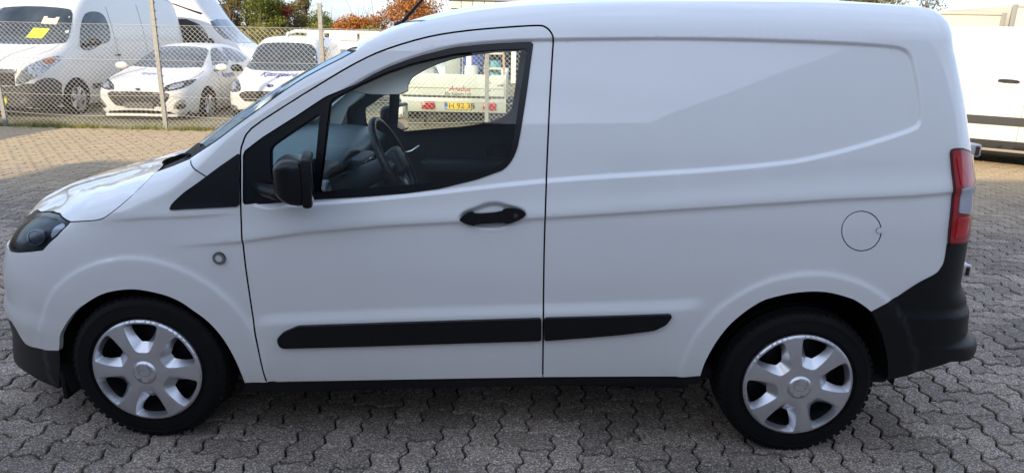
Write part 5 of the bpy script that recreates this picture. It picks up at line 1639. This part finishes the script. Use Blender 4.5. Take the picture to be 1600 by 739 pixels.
def build_rail_van():
    p = M_paint2()
    c = empty('long_white_van', (.25, 15.6, -.2), R(82), 'long white van with raised white roof rails, standing crosswise behind the lettered van', 'van')
    st = [(0, .62, .30, .80, .58, .88, .45, .90), (.10, .84, .22, .90, .76, .96, .6, .98), (.8, .93, .20, 1.05, .86, 1.10, .7, 1.12), (1.5, .95, .20, 1.08, .9, 1.48, .74, 1.52), (1.9, .95, .20, 1.08, .9, 1.62, .76, 1.66), (4.5, .95, .20, 1.08, .9, 1.63, .76, 1.67), (4.75, .92, .35, 1.05, .86, 1.56, .72, 1.60)]
    b, bv = loft_body('body', st, p, c)
    underbody(c, .80, .3, 4.5, .15, .38)
    g = dark_glass()
    patch('windscreen', [(-.74, 1.14), (.74, 1.14), (.64, 1.50), (-.64, 1.50)], 'front', bv, g, c, .006, .08)
    for s, sd in ((1, 'right'), (-1, 'left')):
        patch('side_window', [(1.3, 1.12), (2.3, 1.12), (2.3, 1.50), (1.75, 1.50)], sd, bv, g, c, .006, .08)
        patch('side_window', [(2.75, 1.24), (3.35, 1.24), (3.35, 1.42), (2.75, 1.42)], sd, bv, mat('frosted_glass', (.30, .31, .29), .3), c, .006, .08)
        for y in (.85, 3.85):
            wheel_arch(b, bv, y, .32, c, sd); road_wheel(c, s * .94, y, .32, .2, s)
        r = empty('roof_rail', (s * .70, 0, 1.62)); r.parent = c
        tube_obj('rail_bar', [(0, 1.95, .0), (0, 2.02, .14), (0, 2.2, .20), (0, 4.35, .20), (0, 4.55, .14), (0, 4.62, .0)], .042, p, r, 10)
        for y in (2.75, 3.6): box_obj('rail_foot', (-.03, y, .0), (.03, y + .45, .19), p, r, .01)

def build_trailer():
    """open flat trailer with its load, tail to the fence"""
    z0 = -.215
    t = empty('box_trailer', (.42, 10.4, z0), 0, 'white open trailer with yellow number plate, seen through the windows of the front van', 'trailer')
    cream = mat('trailer_white', (.66, .70, .64), .45, noise=.04, nscale=4)
    edge = mat('trailer_alloy', (.50, .52, .48), .4, .4)
    x0, x1 = -1.13, .78
    zt = .92 - z0; zb = .50 - z0
    # tailgate as separate boards
    gate = box_obj('tailgate', (x0 + .04, .0, zb + .03), (x1 - .04, .03, zt - .005), cream, t, .006)
    box_obj('tailgate_rail', (x0 + .05, -.014, zb + .165), (x1 - .05, -.001, zb + .175), edge, gate)
    for x in (x0, x1 - .035):
        box_obj('corner_post', (x, -.01, .46 - z0), (x + .035, .05, zt), edge, t, .004)
    for x in (x0 + .03, x1 - .16):
        lt = box_obj('gate_latch', (x, -.03, zt - .19), (x + .12, -.002, zt - .15), edge, gate, .006)
    for x in (x0, x1 - .03):
        box_obj('side_board', (x, .052, zb), (x + .03, 2.9, zt), cream, t, .004)
    box_obj('front_board', (x0 + .032, 2.87, zb), (x1 - .032, 2.9, zt), cream, t, .004)
    box_obj('floor', (x0 + .032, .04, zb - .03), (x1 - .032, 2.86, zb), edge, t)
    box_obj('gate_hinge_rail', (x0 + .02, -.008, zb - .004), (x1 - .02, .03, zb + .026), mat('rail_dark', (.06, .065, .06), .5), t)
    bar = box_obj('light_bar', (x0, -.03, .24 - z0), (x1, .015, zb - .008), mat('light_bar_alloy', (.55, .58, .52), .4, .3), t, .006)
    for x in (-.76, .36):
        l = box_obj('tail_lamp', (x - .0, -.075, .285 - z0), (x + .24, -.031, .425 - z0), M_red_lens(), t, .02)
        box_obj('lamp_lens', (x + .02, -.079, .36 - z0), (x + .07, -.0755, .41 - z0), M_clear(), l, .001)
    # number plate: yellow field, blue band, black characters
    pl = box_obj('number_plate', (-.345, -.052, .288 - z0), (.145, -.032, .424 - z0), mat('plate_yellow', (.75, .52, .02), .5), t, .003)
    box_obj('plate_band', (-.343, -.0545, .290 - z0), (-.285, -.0525, .422 - z0), mat('plate_blue', (.02, .14, .45), .5), pl)
    tp = text_patch('plate_characters', 'EH 92 38', .145, -.065, .354 - z0, None, None, mat('plate_black', (.02, .018, .01), .6), pl, -.0538, bold=.0)
    text_patch('plate_country', 'DK', .05, -.314, .312 - z0, None, None, mat('plate_white', (.8, .8, .8), .6), pl, -.0558, bold=.0)
    text_patch('maker_lettering', 'Agados', .13, -.065, .655 - z0, None, None, mat('red_lettering', (.50, .035, .02), .5), gate, -.0018, shear=.2, bold=.02)
    text_patch('dealer_lettering', 'Ella Kajbert i alt', .075, -.10, .565 - z0, None, None, mat('grey_lettering', (.05, .06, .06), .6), gate, -.0018, bold=.01)
    # lower stand at the left, grey mudguards, wheels
    for s, x in ((-1, x0 - .02), (1, x1 + .02)):
        road_wheel(t, x + s * .10 - (.05 * s), 1.5, .29, .17, s)
        bm = bmesh.new()
        a = np.linspace(0, math.pi, 14)
        for q0, q1 in zip(a[:-1], a[1:]):
            pts = [(x, 1.5 + .36 * math.cos(q0), .29 + .36 * math.sin(q0)), (x + s * .2, 1.5 + .36 * math.cos(q0), .29 + .36 * math.sin(q0)), (x + s * .2, 1.5 + .36 * math.cos(q1), .29 + .36 * math.sin(q1)), (x, 1.5 + .36 * math.cos(q1), .29 + .36 * math.sin(q1))]
            bm.faces.new([bm.verts.new(v) for v in pts])
        bmesh.ops.remove_doubles(bm, verts=bm.verts, dist=.001)
        bm_obj('mudguard', bm, M_plastic(), t, smooth=True)
    box_obj('axle', (x0, 1.46, .25), (x1, 1.54, .33), M_plastic(), t)
    tube_obj('drawbar', [(-.17, 2.9, zb - .1), (-.17, 4.1, .40)], .05, edge, t, 8)
    tube_obj('support_leg', [(x0 + .40, .25, zb - .05), (x0 + .40, .22, .01)], .028, M_plastic(), t, 8)
    tube_obj('jockey_leg', [(-.17, 4.0, .42), (-.17, 4.0, .0)], .03, edge, t, 8)
    # the load
    zl = zb
    bx, by = .42, 10.4
    def barrel(x, y, r, h, m, label, name='plastic_barrel', cat='barrel'):
        b = empty(name, (bx + x, by + y, z0 + zl + .001), 0, label, cat)
        lathe_obj('shell', [(r * .96, 0), (r, .03), (r, h * .32), (r * 1.03, h * .34), (r, h * .36), (r, h * .64), (r * 1.03, h * .66), (r, h * .68), (r, h - .04), (r * .95, h), (.0, h)], m, b, 32, 'z')
        lathe_obj('lid', [(r * .90, h + .001), (r * .88, h + .02), (.0, h + .02)], m, b, 32, 'z')
        return b
    bb = barrel(.13, .75, .20, .86, mat('barrel_blue', (.035, .065, .27), .4), 'blue plastic barrel with a white sticker standing in the trailer')
    st_ = mesh_obj('sticker', [(.20 * math.sin(a) * 1.04, -.20 * math.cos(a) * 1.04, z) for a in (-.62, -.45, -.28, -.12) for z in (.50, .72)], [(0, 2, 3, 1), (2, 4, 5, 3), (4, 6, 7, 5)], mat('sticker_white', (.75, .75, .72), .6), bb)
    barrel(.50, .70, .165, .62, mat('bucket_teal', (.10, .34, .40), .5), 'turquoise tub standing behind the ladder in the trailer', 'plastic_tub', 'tub')
    barrel(.12, .35, .13, .54, mat('bucket_white', (.66, .68, .66), .5), 'small white bucket standing in front of the blue barrel', 'paint_bucket', 'bucket')
    cb = empty('grey_cabinet', (bx - .29, by + .95, z0 + zl + .001), 0, 'grey upright metal cabinet standing left of the blue barrel', 'cabinet')
    box_obj('carcass', (-.14, 0, 0), (.17, .35, .88), mat('cabinet_grey', (.30, .33, .33), .5), cb, .01)
    box_obj('door', (-.128, -.012, .03), (.158, -.001, .86), mat('cabinet_door', (.34, .38, .37), .5), cb, .004)
    lad = empty('step_ladder', (bx + .55, by + .45, z0 + zl + .001), 0, 'wooden-railed ladder standing upright at the right of the trailer load', 'ladder')
    lm = mat('ladder_cream', (.60, .54, .44), .6)
    for x in (-.17, .17):
        box_obj('stile', (x - .022, -.03, 0), (x + .022, .03, 1.12), mat('stile_red', (.40, .26, .18), .6), lad, .006, Matrix.Rotation(-.06 * (1 if x > 0 else -1), 3, 'Y'))
    for k in range(4):
        box_obj('tread', (-.145, -.05, .22 + k * .27), (.145, .05, .255 + k * .27), lm, lad, .004)
    pipe = empty('plastic_sheeting', (bx - .82, by + .5, z0 + zl + .001), 0, 'grey folded tarpaulin heaped at the left end of the trailer', 'tarpaulin')
    rng = np.random.default_rng(2)
    gx, gy = np.meshgrid(np.linspace(-.27, .42, 22), np.linspace(-.4, .5, 22))
    hz = .40 + .14 * np.exp(-((gx - .12) / .20) ** 2) + .05 * np.sin(gx * 17 + gy * 9) * np.cos(gy * 13)
    e = np.minimum(1, 6 * np.minimum(np.minimum(gx + .27, .42 - gx), np.minimum(gy + .4, .5 - gy)) + .0)
    hz = hz * np.clip(e, .0, 1)
    V = np.stack([gx, gy, hz], -1).reshape(-1, 3)
    mesh_obj('folds', V, [(i * 22 + j, i * 22 + j + 1, (i + 1) * 22 + j + 1, (i + 1) * 22 + j) for i in range(21) for j in range(21)], mat('tarp_grey', (.40, .43, .40), .55), pipe)

def build_right_van():
    p = M_paint2()
    rz = R(53)
    a = Vector((7.95, 7.0))                      # a point at the foot of its near flank
    fw = Vector((math.sin(rz), -math.cos(rz)))   # towards its nose
    rt = Vector((math.cos(rz), math.sin(rz)))    # local +x
    # near flank is the local -x side
    W = .98
    org = a + rt * W + fw * 3.2                  # local (0,0): nose centre
    c = empty('white_panel_van', (org.x, org.y, 0), rz, 'large white panel van parked aslant beyond the tail lamp of the front van', 'van')
    st = [(0, .62, .30, .84, .58, .92, .45, .93), (.08, .84, .22, .95, .76, 1.02, .55, 1.04), (.40, .93, .20, 1.10, .86, 1.16, .68, 1.18), (.80, .97, .20, 1.20, .90, 1.26, .74, 1.28), (1.0, .98, .20, 1.22, .92, 1.32, .78, 1.34),
          (1.7, .98, .20, 1.22, .96, 1.72, .86, 1.77), (2.1, .98, .20, 1.24, .965, 1.79, .90, 1.86), (5.6, .98, .20, 1.24, .965, 1.79, .90, 1.87), (5.9, .96, .3, 1.24, .94, 1.76, .86, 1.83), (6.0, .9, .4, 1.2, .88, 1.75, .8, 1.84)]
    b, bv = loft_body('body', st, p, c)
    underbody(c, .84, .3, 5.7, .15, .36)
    g = dark_glass()
    patch('windscreen', [(-.76, 1.30), (.76, 1.30), (.68, 1.76), (-.68, 1.76)], 'front', bv, g, c, .006, .08)
    for s, sd in ((1, 'right'), (-1, 'left')):
        patch('side_window', [(1.35, 1.26), (2.25, 1.26), (2.25, 1.75), (1.9, 1.75)], sd, bv, g, c, .006, .08)
        patch('headlight', np.array([(.52, .80), (.66, 1.0), (.86, 1.05), (.88, .9), (.7, .78)]) * [s, 1], 'front', bv, headlamp_mat(), c, .008, .04)
        rs = patch('rub_strip', [(1.35, .57), (5.0, .57), (5.0, .68), (1.35, .68)], sd, bv, mat('rub_strip_dark', (.035, .036, .04), .5), c, .018, .06, 0)
        patch('sill', [(1.35, .17), (5.0, .17), (5.0, .36), (1.35, .36)], sd, bv, mat('rub_strip_dark', (.035, .036, .04), .5), c, .012, .06, 0)
        hn = patch('door_handle', [(3.12, 1.135), (3.16, 1.165), (3.35, 1.17), (3.38, 1.15), (3.34, 1.13), (3.16, 1.125)], sd, bv, M_plastic(), c, .03, .03, 1)
        for ys in (2.45, 3.03):
            patch('door_seam', [(ys, .36), (ys + .008, .36), (ys + .008, 1.08), (ys, 1.08)], sd, bv, mat('seam_grey', (.25, .25, .24), .8), c, .002, .06, 0)
        patch('pressed_line', [(1.9, 1.065), (4.9, 1.065), (4.9, 1.08), (1.9, 1.08)], sd, bv, p, c, .010, .06, 0)
        patch('gutter', [(1.9, 1.72), (5.6, 1.72), (5.6, 1.735), (1.9, 1.735)], sd, bv, p, c, .012, .06, 0)
        for y in (.95, 5.05):
            wheel_arch(b, bv, y, .34, c, sd); road_wheel(c, s * .965, y, .34, .21, s)
        car_mirror(c, s * .99, 1.55, 1.25, s, M_plastic())
    return c
build_hatchback(); build_compact_van(); build_large_van(); build_camper(); build_rail_van(); build_trailer(); build_right_van()

# ------------------------------------------------------------------ buildings and cargo boxes further back
def build_far():
    s = empty('open_shed', (3.8, 24, -.2), 0, 'pale open-fronted storage shed with a dark bay behind the trailer', 'building')
    cream = mat('shed_cream', (.58, .58, .50), .7, noise=.05, nscale=2)
    box_obj('gable_wall', (-4.9, 0, 0), (-4.35, 9, 2.95), cream, s, .01)
    tube_obj('gable_brace', [(-5.35, -.05, 3.6), (-4.95, -.05, 2.65), (-4.95, -.05, 0)], .07, mat('brace_white', (.75, .75, .74), .5), s, 8)
    box_obj('back_wall', (-4.3, 8.6, 0), (9, 8.9, 2.9), M_dark(), s)
    box_obj('right_wall', (9.0, 0, 0), (9.3, 9, 2.9), cream, s)
    for k in range(34):
        x = -4.9 + k * .42
        box_obj('eave_panel', (x, -.10, 2.78), (x + .40, .02, 3.05), cream, s, .01)
    box_obj('roof', (-5.0, -.2, 3.06), (9.4, 9.1, 3.2), mat('shed_roof', (.30, .30, .29), .7), s)
    for x in (-2.55, .6, 3.8, 6.8):
        box_obj('bay_post', (x - .09, -.08, 0), (x + .09, .08, 2.77), mat('post_white', (.72, .72, .70), .5), s, .01)
    tube_obj('hanging_cable', [(-3.7, .2, 2.77), (-3.4, .2, 2.55), (-2.6, .2, 2.62)], .03, mat('cable_brown', (.10, .05, .04), .7), s, 6)
    # grey sheet wall behind the trailer
    w = empty('sheet_wall', (2.1, 17.0, -.2), 0, 'grey corrugated sheet wall behind the right end of the trailer', 'wall')
    gm = mat('sheet_grey', (.24, .27, .28), .6)
    for k in range(16):
        box_obj('sheet', (-.45 + k * .24, 0 + .02 * (k % 2), .55), (-.45 + k * .24 + .235, .03 + .02 * (k % 2), 1.62), gm, w, .008)
    for x in (-.3, 1.6, 3.2):
        box_obj('leg', (x, .06, 0), (x + .08, .14, .9), gm, w)
    # cargo boxes whose lit sides show above the right-hand van
    for i, (x, y, wd, h, lab) in enumerate(((11.7, 15.2, 2.7, 2.42, 'lower cream cargo box showing above the panel van at the right, nearer its tail'), (15.45, 15.0, 4.3, 2.62, 'taller cream cargo box at the right edge, behind the panel van'))):
        c = empty('cargo_box', (x, y, -.035), R(-4), lab, 'container', 'cream cargo boxes behind the right-hand van')
        cm = mat('cargo_cream', (.58, .53, .43), .6)
        box_obj('shell', (-wd / 2, 0, .35), (wd / 2, 5, h), cm, c, .02)
        for sx in (-1, 1):
            box_obj('corner_rail', (sx * wd / 2 - .06, -.03, .35), (sx * wd / 2 + .06, -.001, h + .01), mat('rail_grey', (.25, .25, .23), .5), c, .01)
        box_obj('top_rail', (-wd / 2 + .061, -.03, h - .05), (wd / 2 - .061, -.001, h + .01), mat('rail_cream', (.5, .47, .40), .5), c, .01)
        for sx in (-.8, .8):
            for yy in (.5, 4.2): box_obj('landing_leg', (sx - .06, yy, 0), (sx + .06, yy + .12, .349), M_plastic(), c)
build_far()

# ------------------------------------------------------------------ trees and hedge
def leaf_mat(name, cols):
    if name in MATS: return MATS[name]
    m = bpy.data.materials.new(name); m.use_nodes = True
    nt = m.node_tree; b = nt.nodes['Principled BSDF']; b.inputs['Roughness'].default_value = .7
    b.inputs['Specular IOR Level'].default_value = .2
    g = nt.nodes.new('ShaderNodeNewGeometry'); rp = nt.nodes.new('ShaderNodeValToRGB')
    while len(rp.color_ramp.elements) < len(cols): rp.color_ramp.elements.new(.5)
    for i, c in enumerate(cols):
        rp.color_ramp.elements[i].position = i / (len(cols) - 1); rp.color_ramp.elements[i].color = (*c, 1)
    nt.links.new(g.outputs['Random Per Island'], rp.inputs['Fac']); nt.links.new(rp.outputs['Color'], b.inputs['Base Color'])
    tl = nt.nodes.new('ShaderNodeBsdfTranslucent'); mx = nt.nodes.new('ShaderNodeMixShader'); mx.inputs['Fac'].default_value = .3
    nt.links.new(rp.outputs['Color'], tl.inputs['Color'])
    nt.links.new(b.outputs['BSDF'], mx.inputs[1]); nt.links.new(tl.outputs['BSDF'], mx.inputs[2]); nt.links.new(mx.outputs['Shader'], nt.nodes['Material Output'].inputs['Surface'])
    MATS[name] = m
    return m
def leaves(rng, blobs, n, size):
    """many small leaf clumps scattered through overlapping blobs (centre, radii)"""
    V = []; F = []
    wts = np.array([b[1][0] * b[1][2] for b in blobs]); wts = wts / wts.sum()
    k = 0
    for bi in rng.choice(len(blobs), n, p=wts):
        c, r = blobs[bi]
        d = rng.normal(size=3); d /= np.linalg.norm(d)
        q = np.array(c) + d * np.array(r) * rng.uniform(.1, 1.15) ** .6
        u = rng.normal(size=3); u /= np.linalg.norm(u); w = np.cross(u, rng.normal(size=3)); w /= np.linalg.norm(w)
        s = size * rng.uniform(.6, 1.3)
        V += [q - u * s, q + w * s * .55, q + u * s, q - w * s * .55]
        F.append((k, k + 1, k + 2, k + 3)); k += 4
    return V, F
def tree(seed, x, y, h, spread, cols, label, name, n=2600, trunk=True, airy=.0, size=.11, z0=-.2):
    rng = np.random.default_rng(seed)
    t = empty(name, (x, y, z0), 0, label, 'tree', 'trees behind the parked vehicles')
    bark = mat('bark', (.10, .085, .07), .9, noise=.3, nscale=8)
    bm = bmesh.new()
    bm_tube(bm, [(0, 0, 0), (.03 * h, 0, h * .3), (-.01 * h, .02 * h, h * .6), (.01 * h, 0, h * .86)], [h * .022, h * .017, h * .011, .012], 7)
    blobs = []
    for k in range(15):
        a = rng.uniform(0, 6.28); zz = h * rng.uniform(.16, .86)
        rr = spread * (1 - abs(zz / h - .5) * 1.1) * rng.uniform(.25, .95)
        tip = np.array([rr * math.cos(a), rr * math.sin(a), zz + h * rng.uniform(.02, .1)])
        b0 = np.array([0, 0, max(h * .2, zz - h * .22)])
        bm_tube(bm, [b0, (b0 + tip) / 2 + [0, 0, h * .03], tip], [h * .010, h * .007, .01], 5)
        br = spread * rng.uniform(.36, .62) * (1 - airy * .25)
        blobs.append((tip, (br, br, br * rng.uniform(.7, 1.1))))
        if airy:
            for _ in range(4):
                d = rng.normal(size=3) * br
                bm_tube(bm, [tip, tip + d * .6, tip + d + [0, 0, .1 * h]], [.014, .010, .006], 4)
    blobs.append((np.array([0, 0, h * .85]), (spread * .3, spread * .3, h * .12)))
    bm_obj('trunk', bm, bark, t)
    V, F = leaves(rng, blobs, n, size)
    mesh_obj('crown', V, F, leaf_mat('_'.join(['leaf', name]), cols), t, smooth=False)
    return t
GREEN = [(.07, .10, .018), (.15, .18, .035), (.22, .22, .05)]
OLIVE = [(.10, .09, .03), (.19, .16, .055), (.27, .19, .07)]
ORANGE = [(.24, .07, .02), (.44, .14, .03), (.48, .21, .05), (.28, .17, .04)]
RED = [(.26, .04, .03), (.38, .07, .05)]
DRYGREEN = [(.12, .13, .03), (.22, .205, .05), (.31, .265, .08)]
def at_px(px, dist):
    """ground position seen under a column of the frame, for setting out the tree line"""
    k = (px - 800) / 1077.66
    return 1.39 + k * (dist + 2.38) / .9616 * .97, dist
ORD = 'first second third fourth fifth sixth seventh eighth ninth tenth eleventh twelfth thirteenth fourteenth fifteenth'.split()
def build_trees():
    spec = [
        (372, 42, 4.6, 1.25, OLIVE, 'bare-branched brownish birch, tallest left of the green tree', 'birch_tree', 1500, 1.0),
        (398, 44, 4.5, 1.15, OLIVE, 'thin olive birch standing between the bare birch and the green tree', 'birch_tree', 1500, 1.0),
        (418, 40, 3.75, 1.25, GREEN, 'bright green leafy tree in the middle of the tree group', 'broadleaf_tree', 3200, .2),
        (447, 41, 3.3, .55, RED, 'small tree with scarlet leaves right of the green tree', 'maple_tree', 900, .2),
        (437, 44, 3.5, 1.0, OLIVE, 'brownish tree behind the scarlet one', 'alder_tree', 1800, .6),
        (468, 43, 3.3, 1.0, OLIVE, 'sparse grey-brown tree right of the scarlet one', 'alder_tree', 1200, 1.0),
        (487, 45, 3.9, .75, OLIVE, 'slim tapering brown tree beside the second fence post', 'alder_tree', 1300, .8),
        (516, 42, 2.5, .95, GREEN, 'rounded dark green tree right of the second fence post', 'broadleaf_tree', 2600, .1),
        (553, 40, 2.45, .95, ORANGE, 'low rounded orange tree left of the larger orange tree', 'cherry_tree', 2600, .1),
        (597, 42, 2.9, 1.1, ORANGE, 'small orange tree between the two rounder orange ones', 'cherry_tree', 2000, .3),
        (645, 38, 3.6, 1.8, ORANGE, 'large orange autumn tree behind the roof aerial', 'cherry_tree', 4200, .3),
        (690, 40, 2.6, .9, DRYGREEN, 'yellowing tree half hidden by the van roof right of the orange tree', 'broadleaf_tree', 1500, .6),
        (2, 44, 5.2, 1.3, OLIVE, 'brown tree behind the tall white van at the left edge', 'alder_tree', 1500, .7),
        (1300, 40, 4.7, 1.7, OLIVE, 'broad brownish tree showing over the rear of the van roof', 'alder_tree', 4200, .5),
        (1400, 44, 5.0, 1.3, OLIVE, 'bare thin tree beside the rear corner of the van roof', 'birch_tree', 260, 1.0),
    ]
    for i, (px, d, h, sp, cols, lab, nm, n, airy) in enumerate(spec):
        x, y = at_px(px, d)
        tree(20 + i, x, y, h + .45, sp * 1.3, cols, lab, nm, int(n * 2.6), True, airy, .075)
    # hedge band below the trees: separate bushes
    rng = np.random.default_rng(9)
    for k, px in enumerate(np.linspace(318, 700, 15)):
        x, y = at_px(px, 33 + 1.5 * (k % 3))
        h = 2.05 + .25 * math.sin(k * 2.1) + (.25 if px < 370 else 0)
        b = empty('hedge_bush', (x, y, -.2), 0, ORD[k] + ' bush from the left in the yellow-green hedge behind the vehicles', 'bush', 'bushes of the hedge behind the vehicles')
        blobs = [((rng.uniform(-.9, .9), rng.uniform(-.4, .4), rng.uniform(.4, h - .35)), (.6, .5, .5)) for _ in range(16)]
        V, F = leaves(rng, blobs, 2200, .085)
        mesh_obj('foliage', V, F, leaf_mat('leaf_hedge', DRYGREEN if True else GREEN), b, smooth=False)
        bm = bmesh.new()
        for q in range(5):
            c0 = blobs[q][0]
            bm_tube(bm, [(c0[0] * .3, c0[1] * .3, 0), (c0[0] * .7, c0[1], c0[2] * .6), c0], [.03, .02, .01], 5)
        bm_obj('stem', bm, mat('bark', (.10, .085, .07), .9), b)
build_trees()
